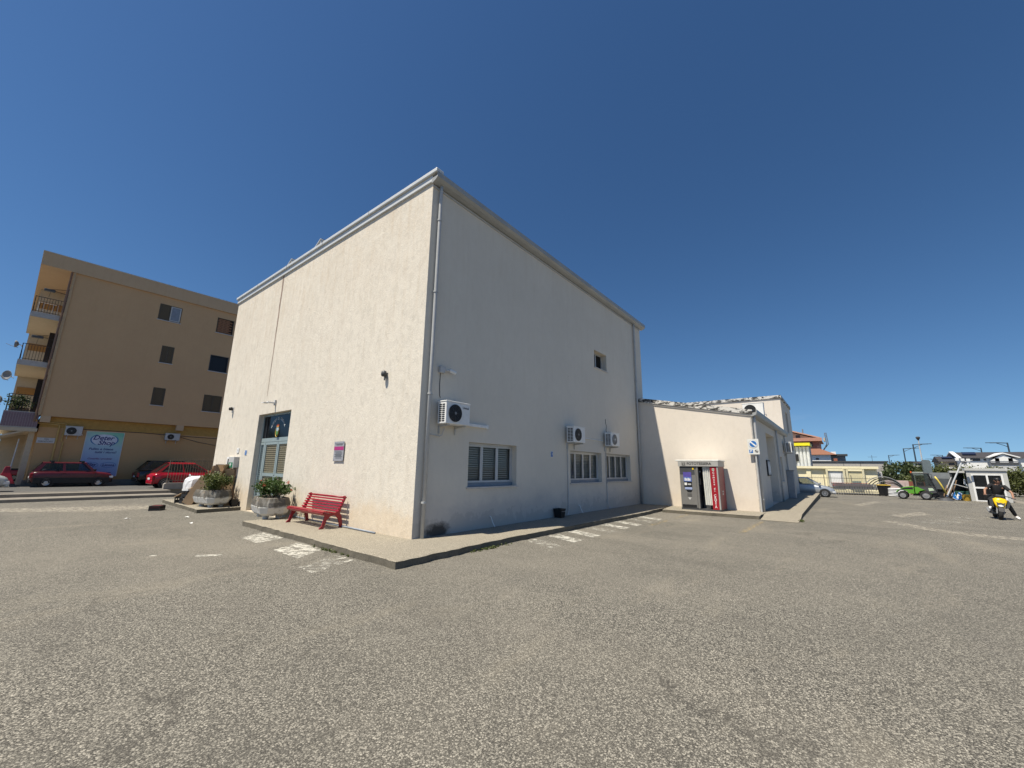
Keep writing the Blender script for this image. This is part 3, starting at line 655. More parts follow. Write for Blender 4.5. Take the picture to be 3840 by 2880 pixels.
# plaques and boxes on the sunlit wall
t = thing('information_plaque', 'clear information plaque with a magenta band on the wall above the bench', 'plaque', (0, 3.40, 1.81))
MB().box(-.035,-.028,-.265,.265,0,.54).build('plate', M('plaque_silver', (.30,.30,.32), .3, 0, .08), t); MB().box(-.04,-.036,-.25,.25,.30,.40).build('band', M('magenta', (.36,.03,.16), .5), t)
for y in (-.235,.235):
    for z in (.03,.51): MB().cyl((-.002,y,z),(-.05,y,z),.012,n=8).build('standoff', m_chrome, t)
for k, z in enumerate((.47,.44,.25,.215,.18,.15,.12,.08)): MB().box(-.039,-.0362,-.2+.02*(k % 3),.2-.05*(k % 2),z,z+.012).build('text_line', m_dgrey, t)
t = thing('fire_hose_box', 'white framed box with a dark window beside the grey defibrillator cabinet', 'box', (0, 11.9, 1.50)); MB().box(-.09,-.002,-.25,.25,0,.46).build('case', m_white, t, bevel=.008); MB().box(-.094,-.0905,-.12,.12,.06,.38).build('window', m_gdark, t); MB().box(-.097,-.0945,-.09,.09,.08,.14).build('red_strip', m_red, t)
t = thing('defibrillator_cabinet', 'light grey defibrillator cabinet with a green sign on the sunlit wall', 'cabinet', (0, 11.30, 1.54)); MB().box(-.19,-.002,-.29,.29,0,.42).build('case', m_lgrey, t, bevel=.01); MB().box(-.195,-.191,-.23,.23,.0,.20).build('sign', M('sign_green', (.01,.16,.07), .5), t)
MB().prism([(-.0,.04),(.09,.11),(.07,.16),(.03,.17),(0,.14),(-.03,.17),(-.07,.16),(-.09,.11)], 'x', -.198, -.1955).build('heart', m_white, t); MB().prism([(.01,.15),(-.03,.10),(0,.10),(-.01,.05),(.03,.11),(0,.11)], 'x', -.201, -.1985).build('bolt', M('sign_green',(0,0,0)), t)
t = thing('blue_number_plate', 'small blue and white plate beside the entrance door', 'plate', (0, 10.41, 2.02)); MB().box(-.012,-.002,-.10,.10,0,.20).build('plate', m_white, t); MB().box(-.015,-.0122,-.085,.085,.015,.185).build('field', m_blue, t); text('1', .13, m_white, t, (-.017,0,.10), RL)
t = thing('white_wall_plate', 'small plain white plate above the white framed box', 'plate', (0, 11.26, 2.12)); MB().box(-.03,-.002,-.11,.11,0,.19).build('plate', m_white, t, bevel=.006); MB().box(-.033,-.0305,-.03,.03,.06,.13).build('button', m_lgrey, t)
t = thing('blue_number_plate', 'small blue and white plate on the shaded wall between the windows', 'plate', (5.60, 0, 2.06)); MB().box(-.07,.07,-.012,-.002,0,.20).build('plate', m_white, t); MB().box(-.055,.055,-.015,-.0122,.015,.185).build('field', m_blue, t); text('3', .13, m_white, t, (0,-.017,.10))

# ------------------------------------------------------------------ annex fixtures
t = thing('notice_board', 'black framed notice board beside the annex doorway', 'notice board', (16.2, YA, 1.5)); MB().box(0,.95,-.06,-.002,0,.72).build('frame', m_black, t, bevel=.008); MB().box(.06,.89,-.064,-.0605,.06,.66).build('panel', m_lgrey, t)
for i in range(3): MB().box(.10+i*.26,.10+i*.26+.2,-.067,-.0645,.12+.04*(i % 2),.58-.05*i).build('paper', m_white, t)
for z, lab in ((1.95,'white notice with a blue mark taped above another in the annex doorway'), (1.35,'white printed notice taped low in the annex doorway')):
    t = thing('paper_notice', lab, 'notice', (18.6, YA+.54, z)); MB().box(0,1.1,-.008,-.002,-.2,.25).build('sheet', M('notice_paper', (.55,.57,.68), .8), t)
    for k in range(5): MB().box(.1,1.0-.15*(k % 2),-.010,-.0085,.1-k*.06,.115-k*.06).build('text_line', m_dgrey, t)
    if z > 1.5: MB().box(.35,.7,-.011,-.0085,.14,.22).build('blue_mark', m_blue, t)
t = thing('utility_cabinet', 'tall grey utility cabinet standing against the annex side wall', 'cabinet', (24.5, YA, .13)); MB().box(0,.75,-.36,-.01,0,1.62).build('case', M('cabinet_grey', (.25,.27,.29), .5), t, bevel=.015); MB().box(-.03,.78,-.39,-.01,1.62,1.67).build('lid', m_mgrey, t); MB().box(.02,.73,-.364,-.3605,.55,.56).build('door_gap', m_dgrey, t)
t = thing('no_parking_sign', 'white sign plate with a blue no parking disc at the annex corner', 'sign', (AX-.16, YA+.02, .126))
MB().cyl((.06,-.06,0),(.06,-.06,2.84),.03,n=10).build('post', m_lgrey, t)
MB().box(0,.012,-.21,.19,2.24,2.86).build('plate', M('sign_white', (.66,.66,.62), .5, 0, .04), t, bevel=.004)
yc, zc_ = -.01, 2.66
def disc(par, r, x, m, nm, r0=0, y=yc, z=zc_): return MB().lathe([(r0,x),(r,x),(r,x-.003),(r0,x-.003)] if r0 else [(0,x-.003),(r,x-.003),(r,x)], (0,y,z), 'x', 32).build(nm, m, par)
disc(t, .17, -.001, m_lgrey, 'ring'); disc(t, .155, -.005, m_white, 'ring'); disc(t, .125, -.009, m_blue, 'blue_disc')
MB().obox((-.0145,yc,zc_), (0,-.72,-.69), (1,0,0), (0,.69,-.72), .125, .0015, .026).build('diagonal_bar', m_white, t)
MB().box(-.004,-.001,.02,.15,2.30,2.43).build('parking_square', m_blue, t); text('P', .13, m_white, t, (-.006,.085,2.365), RL, bold=.004)
disc(t, .06, -.001, m_dgrey, 'symbol', .052, -.11, 2.37); MB().obox((-.003,-.10,2.37), (0,.8,.6), (1,0,0), (0,-.6,.8), .055, .0015, .02).build('symbol', m_dgrey, t)

# ------------------------------------------------------------------ photo booth (local x to the right as seen, y inwards)
bt = thing('photo_booth', 'grey passport photo booth with a red side panel against the annex wall', 'photo booth', (12.05, -2.18, .126), R(-90))
W_, D_, H_ = 1.5, 1.08, 2.0
m_bg = M('booth_grey', (.17,.165,.155), .45, 0, .05); m_bhd = M('booth_header', (.36,.355,.335), .5, 0, .05); m_bred = M('booth_red', (.30,.012,.02), .4, 0, .05); m_bdr = M('booth_dark_red', (.20,.02,.03), .45, 0, .05); m_cur = M('curtain', (.62,.62,.58), .8, 0, .06)
MB().box(0,W_,0,D_,0,.06).build('base', m_dgrey, bt); MB().box(-.03,W_+.03,-.03,D_,1.73,1.94).build('header', m_bhd, bt, bevel=.012)
MB().box(-.12,W_+.06,-.04,D_+.02,1.945,2.0).build('roof', M('booth_roof', (.68,.68,.64), .5), bt, bevel=.02)
MB().box(0,.66,.02,.55,.06,1.73).build('machine_panel', m_bg, bt, bevel=.03); MB().box(.05,.60,.0,.02,.10,.20).build('vent', m_black, bt)
MB().box(.02,.60,.008,.0195,1.42,1.72).build('screen_hood', m_dgrey, bt); MB().box(.66,.74,.0,.12,.06,1.73).build('door_post', m_bg, bt, bevel=.015)
MB().box(0,W_,D_-.04,D_,.06,1.73).build('back_wall', m_mgrey, bt); MB().box(.66,.70,.12,D_-.04,.06,1.73).build('inner_partition', m_mgrey, bt)
MB().box(1.20,1.44,.0,.05,.06,1.73).build('red_panel', m_bred, bt, bevel=.006); MB().box(1.44,W_,-.005,.07,.06,1.73).build('corner_post', m_bhd, bt, bevel=.02)
MB().box(W_-.03,W_-.001,.07,D_,.06,1.73).build('side_panel', m_bdr, bt); MB().box(0,.03,.56,D_-.05,.06,1.73).build('side_panel', m_bg, bt)
cu = MB(); N = 40
for i in range(N):
    def cp(k): u = k/N; return (.90+.30*u, .06+.022*math.sin(u*26)+.01*math.sin(u*61))
    a, b = cp(i), cp(i+1); cu.face([(a[0]+.03,a[1],.22),(b[0]+.03,b[1],.22),(b[0],b[1],1.72),(a[0],a[1],1.72)])
cu.build('curtain', m_cur, bt, smooth=True)
MB().box(.76,1.1,.45,.8,.06,.55).build('stool', m_dgrey, bt)
text('FOTOTESSERA', .145, m_black, bt, (.80,-.032,1.84), bold=.003)
MB().box(.13,.27,-.0335,-.0305,1.765,1.905).build('camera_logo', m_black, bt); MB().box(.145,.255,-.036,-.0337,1.78,1.89).build('camera_logo', m_bhd, bt); MB().box(.155,.245,-.038,-.0362,1.795,1.86).build('camera_logo', m_black, bt); MB().lathe([(0,-.0405),(.025,-.0405),(.025,-.038)], (.2,0,1.825), 'y', 14).build('camera_logo', m_bhd, bt)
for i, ch in enumerate('Comune di CROSIA'):
    if ch != ' ': text(ch, .105 if i < 10 else .12, m_white, bt, (1.32,-.002,1.48-i*.0875), bold=.002)
MB().prism([(1.28,1.66),(1.36,1.66),(1.36,1.58),(1.32,1.54),(1.28,1.58)], 'y', -.003, -.0005).build('crest', m_cw, bt); MB().prism([(1.30,1.64),(1.34,1.64),(1.34,1.59),(1.32,1.57),(1.30,1.59)], 'y', -.005, -.0032).build('crest', m_cg, bt)
pr = [('poster', .15,.47, 1.30,1.50, M('poster_violet',(.09,.07,.30),.5)), ('poster', .16,.47, 1.12,1.30, M('poster_blue',(.10,.16,.42),.5)), ('poster', .16,.47, .90,1.11, m_black), ('poster', .19,.47, .80,.89, M('poster_light',(.30,.36,.55),.5))]
for nm, a, b, c, d, m in pr: MB().box(a,b,.002,.0065,c,d).build(nm, m, bt)
for k in range(4): MB().box(.20+k*.06,.245+k*.06,.0,.0018,1.15,1.26-.02*(k % 2)).build('photo_sample', m_white, bt)
MB().box(.18,.28,.0,.0018,.97,1.07).build('print', m_white, bt); MB().box(.31,.44,.0,.0018,.98,1.04).build('print', m_lgrey, bt)
MB().box(.52,.58,.002,.0065,1.60,1.67).build('yellow_label', m_yellow, bt)
MB().prism([(.24,.77),(.46,.77),(.42,.70),(.28,.70)], 'y', .010, .0195).build('delivery_slot', m_black, bt)
for k in range(3): MB().box(.26,.44,.014,.0195,.62-k*.045,.63-k*.045).build('groove', m_black, bt)
MB().prism([(.28,.48),(.42,.48),(.35,.38)], 'y', .012, .0195).build('arrow', m_lgrey, bt)
for k, ch in enumerate(('ZOM', 'BIE')): MB().box(W_,W_+.003,.45,.65,.72-k*.10,.78-k*.10).build('small_print', m_lgrey, bt)
MB().box(.74,.80,.10,.16,1.0,1.25).build('payment_unit', m_black, bt)
for x in (.765,.80): MB().box(x,x+.014,.099,.1,1.50,1.54).build('indicator', m_white, bt)

# ------------------------------------------------------------------ bench, planters, clutter on the pavements
bn = thing('park_bench', 'red slatted metal park bench against the sunlit wall', 'bench', (-.34, 3.68, .13))
prof = [(-.30,.345),(-.335,.375),(-.31,.415),(-.25,.42),(-.19,.40),(-.13,.385),(-.07,.375),(.0,.375)]
back = [(.07,.42),(.105,.485),(.135,.55),(.165,.615),(.195,.68),(.232,.735)]
sl_me = {}
def sl(p, ang, nm='slat', w=.05):
    w = .036 if p in back else .042
    if w not in sl_me: sl_me[w] = MB().box(-w/2,w/2,-1.02,1.02,-.010,.010).mesh('slat', m_red)
    piece(nm, sl_me[w], bn, (p[0],0,p[1]), (0,ang,0))
for p, a in zip(prof, (60,-110+180,15-30,-4,12,10,8,3)): sl(p, R(a))
for p in back: sl(p, R(-64))
MB().tube([(.235,-1.02,.745),(.235,1.02,.745)], .022, 10).build('top_roll', m_red, bn, smooth=True)
MB().tube([(-.31,-1.0,.37),(-.31,1.0,.37)], .02, 8).build('front_roll', m_red, bn, smooth=True)
for y in (-.93, .93):
    e = MB()
    e.prism([(-.36,.0),(-.24,.0),(-.245,.03),(-.215,.10),(-.19,.19),(-.13,.27),(-.04,.315),(.04,.30),(.11,.22),(.15,.11),(.165,.03),(.16,0),(.27,0),(.25,.05),(.225,.18),(.195,.30),(.15,.36),(.165,.44),(.225,.58),(.27,.68),(.285,.75),(.26,.785),(.215,.78),(.195,.745),(.225,.72),(.165,.60),(.10,.47),(.04,.385),(-.08,.355),(-.24,.385),(-.29,.40),(-.335,.385),(-.345,.35),(-.315,.325),(-.285,.335),(-.25,.315),(-.27,.20),(-.30,.08),(-.35,.03)], 'y', y-.018, y+.018)
    e.build('end_frame', m_red, bn, bevel=.004)
    MB().tube([(.02,y,.33),(.16,y,.30)], .012, 6).build('brace', m_red, bn)
MB().tube([(-.1,-.93,.22),(.05,0,.35),(-.1,.93,.22)], .01, 6).build('stretcher', m_red, bn)
m_pl = None
def planter_mat():
    n = NT('planter_concrete'); x, y, z = n.sep(); a = n.noise(5, 7, .72); b = n.noise(2.2, 4, .6, n.map((1,1,.3)))
    up = n.ramp(n.math('ADD', z, n.math('MULTIPLY', a, .25)), [(.44, 0.), (.50, 1.)])
    k = n.math('MULTIPLY', up, n.ramp(b, [(.30, .5), (.46, .97)]))
    c = n.mix(k, (.58,.565,.52), (.085,.078,.066)); c = n.mix(n.ramp(a, [(.54, 0.), (.64, .8)]), c, (.22,.175,.125))
    return n.fin(c, .9, n.bump(a, .4, .01), 0, .2)
m_pl = planter_mat()
def planter(label, loc, rot):
    t = thing('concrete_planter', label, 'planter', loc, rot, 'concrete planters by the entrance')
    def oct_(hx, hy, c): return [(hx,-hy+c),(hx,hy-c),(hx-c,hy),(-hx+c,hy),(-hx,hy-c),(-hx,-hy+c),(-hx+c,-hy),(hx-c,-hy)]
    rings = [[(x,y,z) for x, y in oct_(hx, hy, c)] for hx, hy, c, z in ((.30,.58,.12,.10),(.36,.66,.15,.16),(.41,.73,.18,.33),(.41,.73,.18,.345),(.395,.71,.18,.348),(.395,.71,.18,.362),(.41,.73,.18,.365),(.40,.72,.18,.46),(.365,.68,.17,.58),(.34,.65,.16,.60),(.29,.60,.13,.60),(.28,.58,.13,.52))]
    MB().loft(rings).build('bowl', m_pl, t, bevel=.02, fix=True)
    for sx, sy in ((-.17,-.34),(-.17,.34),(.17,-.34),(.17,.34)): MB().cyl((sx,sy,0),(sx,sy,.115),.075,.095,n=10).build('foot', m_pl, t)
    MB().face([(x,y,.55) for x, y in oct_(.30,.61,.14)]).build('soil', m_soil, t)
    return t
planter('weathered concrete planter next to the red bench', (-.56, 6.12, .13), R(-8)); planter('weathered concrete planter in front of the leaning cardboard', (-.72, 10.95, .13), R(8))
def leaves(mb, c, rad, n, size, clumps=14, flat_=.6, up=.3, core=0.0):
    cs = []
    for i in range(clumps):
        while True:
            p = Vector((random.uniform(-1,1), random.uniform(-1,1), random.uniform(-1,1)))
            if core <= p.length < 1: break
        cs.append(Vector((c[0]+p.x*rad[0], c[1]+p.y*rad[1], c[2]+p.z*rad[2])))
    cr = 1.25*(rad[0]*rad[1]*rad[2]/max(clumps,1))**(1/3)
    for i in range(n):
        q = random.choice(cs)+Vector((random.gauss(0,1), random.gauss(0,1), random.gauss(0,.8)))*cr*.5
        d = Vector((random.gauss(0,1), random.gauss(0,1), random.gauss(up,.6))).normalized(); s = d.cross(Vector((random.gauss(0,1), random.gauss(0,1), random.gauss(0,1)))).normalized()
        L = size*random.uniform(.6,1.3); w = L*.33
        a = q; b = q+d*L*.5+s*w; e = q+d*L; f = q+d*L*.5-s*w
        mb.face([a, b, e, f])
    return mb
m_leafA = leafmat('shrub_leaf', (.028,.06,.012), (.075,.125,.03)); m_leafB = leafmat('shrub_leaf_olive', (.04,.07,.015), (.12,.13,.035)); m_leafC = leafmat('tree_leaf', (.03,.05,.018), (.085,.11,.04)); m_leafD = leafmat('hedge_leaf', (.045,.065,.018), (.15,.16,.05)); m_flower = M('orange_flower', (.55,.10,.05), .6)
m_stem = M('stem', (.11,.08,.05), .8)
def shrub(label, loc, rad, n, mat, size, flowers=0, twig=False, tall=.35):
    t = thing('potted_shrub', label, 'shrub', loc)
    st = MB()
    for i in range(9):
        a = random.uniform(0, 6.28); r = random.uniform(.3, 1); st.tube([(0,random.uniform(-.3,.3)*rad[1],0),(rad[0]*.4*r*math.cos(a),rad[1]*.5*r*math.sin(a),tall*.6),(rad[0]*r*math.cos(a)*.8,rad[1]*r*math.sin(a)*.8,tall*1.1)], [.010,.007,.003], 5)
    if twig: st.tube([(0,-.3,.15),(0,-.7,.28),(.02,-1.1,.30)], [.008,.006,.003], 5)
    st.build('stems', m_stem, t)
    lf_ = leaves(MB(), (0,0,tall), rad, n, size, 26, core=.25)
    if twig:
        for i in range(70):
            u = random.random(); leaves(lf_, (0,-.4-u*.75,.22+u*.1), (.04,.04,.05), 1, size*.8, 1)
    lf_.build('foliage', mat, t)
    if flowers:
        fl = MB(); 
        for i in range(flowers):
            a = random.uniform(0,6.28); p = (rad[0]*.8*math.cos(a), rad[1]*.8*math.sin(a), tall+rad[2]*random.uniform(.2,.8)); leaves(fl, p, (.02,.02,.02), 8, .045, 1)
        if twig: leaves(fl, (.02,-1.13,.31), (.02,.02,.02), 8, .045, 1)
        fl.build('flowers', m_flower, t)
shrub('leafy shrub with small orange flowers in the planter next to the bench', (-.56, 6.0, .66), (.40,.82,.22), 2600, m_leafA, .07, 9, True)
shrub('feathery green shrub in the planter in front of the cardboard', (-.72, 10.95, .66), (.42,.68,.25), 2400, m_leafB, .075, 0)
def weeds(label, loc, n, h, spread):
    t = MB()
    for i in range(n):
        x, y = random.gauss(0,spread[0]), random.gauss(0,spread[1]); a = random.uniform(-.15,.15); hh = h*random.uniform(.5,1.1)
        t.tube([(x,y,0),(x+a*.3*hh,y,hh*.5),(x+a*hh,y+a*.3,hh)], [.004,.003,.001], 4)
        for k in range(4): q = .35+.6*random.random(); leaves(t, (x+a*hh*q,y,hh*q), (.012,.012,.02), 2, .035, 1)
    o = single(t, 'weeds', m_leafB, label, 'weeds', loc); o['kind'] = 'stuff'; return o
weeds('dry weeds sprouting between bench and planter', (-.12, 4.95, .13), 9, .34, (.05,.16))
weeds('low green weeds growing at the kerb foot below the shaded pavement', (.9, -1.47, 0), 45, .022, (.26,.03)); weeds('small weeds in the kerb crack below the bench', (-1.47, .6, 0), 26, .025, (.015,.35)); weeds('little weeds at the corner of the annex ramp kerb', (11.9, -6.24, 0), 20, .06, (.15,.03))
single(MB().tube([(-.13,1.2,.155),(-.11,2.4,.158),(-.075,4.0,.158),(-.05,5.7,.158)], .022, 10), 'conduit_pipe', M('blue_grey_conduit', (.24,.27,.31), .5), 'grey blue conduit lying on the pavement under the bench', 'pipe', smooth=True)
t = thing('flower_pot', 'square black flower pot with dry stalks beside the entrance door', 'pot', (-.16, 10.40, .13))
MB().loft([[(x*s,y*s,z) for x, y in ((-1,-1),(1,-1),(1,1),(-1,1))] for s, z in ((.085,0),(.115,.22),(.125,.22),(.125,.25),(.11,.25),(.10,.2))]).build('pot', m_black, t, fix=True)
stk = MB()
for i in range(7): x, y = random.uniform(-.07,.07), random.uniform(-.07,.07); stk.tube([(x,y,.19),(x*1.3,y*1.2,.45),(x*1.7,y*1.6-.05,random.uniform(.55,.95))], [.005,.004,.002], 4)
stk.build('dry_stalks', m_wood, t)
t = thing('plastic_bucket', 'black square bucket on the pavement at the shaded wall', 'bucket', (5.80, -.17, .13)); MB().loft([[(x*s,y*s,z) for x, y in ((-1,-1),(1,-1),(1,1),(-1,1))] for s, z in ((.115,0),(.145,.26),(.155,.26),(.155,.28),(.135,.28),(.105,.03))]).build('bucket', m_black, t, fix=True); MB().tube([(-.15,0,.27),(-.1,-.16,.2),(.1,-.16,.2),(.15,0,.27)], .005, 5).build('handle', m_lgrey, t)
def crate(label, loc, rot=0, s=(.40,.30,.20), m=m_black, fill=None, tilt=0):
    t = thing('plastic_crate', label, 'crate', loc, rot, 'black plastic crates on the ground'); t.rotation_euler = (tilt, 0, rot); a, b, h = s[0]/2, s[1]/2, s[2]
    MB().box(-a,a,-b,b,0,.012).build('bottom', m, t)
    for i, (x0,x1,y0,y1) in enumerate(((-a,a,-b,-b+.012),(-a,a,b-.012,b),(-a,-a+.012,-b+.012,b-.012),(a-.012,a,-b+.012,b-.012))):
        wv = MB().box(x0,x1,y0,y1,.012,h*.45).box(x0,x1,y0,y1,h*.8,h)
        L_ = max(x1-x0, y1-y0); n = 5
        for k in range(n+1):
            u = k/n
            if x1-x0 > y1-y0: c = x0+u*(x1-x0-.02); wv.box(c,c+.02,y0,y1,h*.45,h*.8)
            else: c = y0+u*(y1-y0-.02); wv.box(x0,x1,c,c+.02,h*.45,h*.8)
        wv.build('side', m, t)
    if fill: MB().box(-a+.02,a-.02,-b+.02,b-.02,.02,h*.95).build('contents', fill, t)
    return t
crate('black crate with a reddish load lying alone on the asphalt', (-2.05, 12.05, 0), R(60), (.50,.32,.17), fill=M('dull_red', (.10,.02,.02), .7))
crate('black crate at the foot of the leaning cardboard', (-1.0, 12.35, .13), R(15), (.38,.28,.24)); crate('black crate between two others below the white sack', (-1.03, 12.9, .13), R(8), (.36,.28,.26)); crate('black crate at the outer end of the crate row', (-1.06, 13.5, .13), R(-8), (.40,.30,.22)); crate('black crate stacked on top of the crate row', (-1.0, 12.72, .40), R(20), (.40,.30,.22))
t = thing('white_tray', 'shallow white tray lying on the stacked black crate', 'tray', (-1.0, 12.75, .63), R(25)); MB().box(-.2,.2,-.15,.15,0,.015).build('bottom', m_white, t)
for q in ((-.2,.2,-.15,-.135),(-.2,.2,.135,.15),(-.2,-.185,-.135,.135),(.185,.2,-.135,.135)): MB().box(*q,.015,.07).build('rim', m_white, t)
# big bag, leaning cardboard, stack of flattened cartons
def bag(label, loc, s, m, seed, rot=0):
    rnd = random.Random(seed); n = 20; rings = []
    for z, k in ((0,.86),(.04,.97),(.2,1.0),(.45,1.03),(.7,1.02),(.86,.98),(.95,.86),(1.0,.6),(1.02,.25)):
        r = []
        for i in range(n):
            a = 2*math.pi*i/n; q = (abs(math.cos(a))**5+abs(math.sin(a))**5)**(-1/5); j = 1+rnd.uniform(-.06,.06)
            r.append((s[0]*k*q*j*math.cos(a), s[1]*k*q*j*math.sin(a), s[2]*z+rnd.uniform(-.03,.03)*(z > .1)*s[2]))
        rings.append(r)
    t = thing('sack', label, 'sack', loc, rot); MB().loft(rings).build('sack_body', m, t, fix=True)
    for sx in (-1, 1):
        MB().tube([(sx*s[0]*.7,-s[1]*.4,s[2]*.95),(sx*s[0]*.8,-s[1]*.2,s[2]*1.1),(sx*s[0]*.75,s[1]*.2,s[2]*1.08),(sx*s[0]*.7,s[1]*.4,s[2]*.95)], .015, 5).build('loop', m, t)
    return t
m_bag = M('woven_white', (.62,.63,.64), .6, 0, .08, 9, .3)
bag('bulging white woven sack standing behind the crates', (-.48, 13.95, .13), (.42,.42,1.0), m_bag, 3)
t = thing('cardboard_sheet', 'long cardboard panel leaning behind the planter', 'cardboard', (-1.0, 11.80, .13))
UPV = Vector((.34,-.30,.89)).normalized(); WV = Vector((.80,-.60,0)); WV = (WV-UPV*WV.dot(UPV)).normalized()
MB().obox((-.02,.10,.53), UPV, WV, UPV.cross(WV), .56, .17, .008).build('sheet', m_card, t); MB().obox(Vector((-.02,.10,.53))+UPV*.60+WV*.1, (UPV+WV*.9).normalized(), UPV.cross(WV), (UPV-WV).normalized(), .16, .16, .008).build('flap', m_card, t)
t = thing('cardboard_sheet', 'flattened cardboard sloping down over the black crates', 'cardboard', (-.95, 13.15, .46), R(0)); MB().obox((.05,.0,.12), (.35,-.8,.42), (.9,.35,0), (-.2,.3,.9), .55, .2, .008).build('sheet', m_card, t); MB().obox((-.05,.25,.03), (.25,-.85,.32), (.9,.35,0), (-.2,.3,.9), .45, .16, .007).build('sheet', m_card, t)
ct = thing('carton_stack', 'open brown cartons and boards standing at the wall behind the planter', 'cardboard', (-.33, 11.9, .13))
m_card2 = M('cardboard_dark', (.20,.13,.075), .85, 0, .2, 3)
rc = random.Random(5)
for i in range(8):
    y = 1.0-i*.24; a = R(rc.uniform(-40, 40)); h = rc.uniform(1.0, 1.28); w = rc.uniform(.30, .42); ex = Vector((math.cos(a), math.sin(a), 0)); ey = Vector((-ex.y, ex.x, 0)); up = Vector((rc.uniform(-.05,.1), rc.uniform(-.08,.08), 1)).normalized()
    c0 = Vector((rc.uniform(-.06,.06), y, 0)); bx = MB().obox(c0+up*h/2, ex, ey, up, w/2, .035, h/2).build('carton', m_card if i % 3 else m_card2, ct)
    for s_ in (-1, 1):
        u2 = (up+ey*s_*rc.uniform(.15,.6)+ex*rc.uniform(-.2,.2)).normalized(); MB().obox(c0+up*(h+.0)+u2*.14+ey*s_*.035, ex, ey, u2, w/2*rc.uniform(.7,1), .004, .14).build('flap', m_card, bx)
for k in range(3): MB().obox((-.14+.02*k,-.80+.03*k,.55), (.05,-.1,1), (0,1,0), (1,0,0), .58-.06*k, .05, .01).build('board', m_wood, ct)

# ------------------------------------------------------------------ apartment building on the side street
m_apt = plaster('apartment_render', (.52,.345,.195), .15, .12, 0, .1); m_apt2 = plaster('apartment_base_render', (.50,.315,.155), .15, .1, 0, .1); m_aptf = plaster('apartment_fascia', (.50,.365,.235), .1, .2, 0, .1)
m_cream = M('cream_render', (.50,.42,.30), .85, 0, .06); m_orange = M('orange_band', (.36,.19,.06), .85, 0, .06); m_iron = M('dark_iron', (.02,.02,.022), .5, .3)
ap = thing('apartment_building', 'ochre apartment block with corner balconies and a shop poster at street level', 'building', (-4.8, 30, .28), w=True)
AW = [(-.47,.83,11.92,13.12),(.08,.80,8.78,10.04),(.06,.75,5.68,6.94),(3.09,4.23,11.90,13.13),(3.03,4.25,8.75,10.04),(3.06,4.23,5.58,6.86)]
facade(MB(), 'y', 30, -4.8, 16, 4.38, 13.75, AW, .22).build('wall', m_apt, ap)
MB().face([(-4.8,30,4.38),(-4.8,46,4.38),(-4.8,46,13.75),(-4.8,30,13.75)]).build('wall', m_apt, ap)
MB().box(-4.75, 16, 30.32, 46, .2, 4.38).build('ground_floor_wall', m_apt2, ap)
MB().face([(-4.8,30,4.38),(16,30,4.38),(16,30.32,4.38),(-4.8,30.32,4.38)]).build('soffit', m_apt, ap)
MB().box(-4.75, 16, 30.30, 30.319, 3.72, 4.37).build('band', M('yellow_ochre_band', (.38,.23,.065), .85), ap)
for x in (-4.80, 1.75): MB().box(x, x+.42, 29.985, 30.318, 4.0, 4.379).build('beam_end', m_aptf, ap)
MB().box(-6.35, 16.2, 29.86, 46, 13.70, 14.58).build('roof_fascia', m_aptf, ap); MB().box(-6.38, 16.2, 29.83, 46, 14.58, 14.62).build('roof_flashing', m_lgrey, ap)
MB().box(-6.1, -4.81, 35.6, 46, .3, 13.69).build('side_wing', m_cream, ap)
for z in (12.3, 9.2, 6.1): MB().box(-6.0, -4.82, 35.56, 35.6, z, z+.5).build('band', m_orange, ap)
m_ashut = M('green_brown_shutter', (.085,.068,.045), .6, 0, .1)
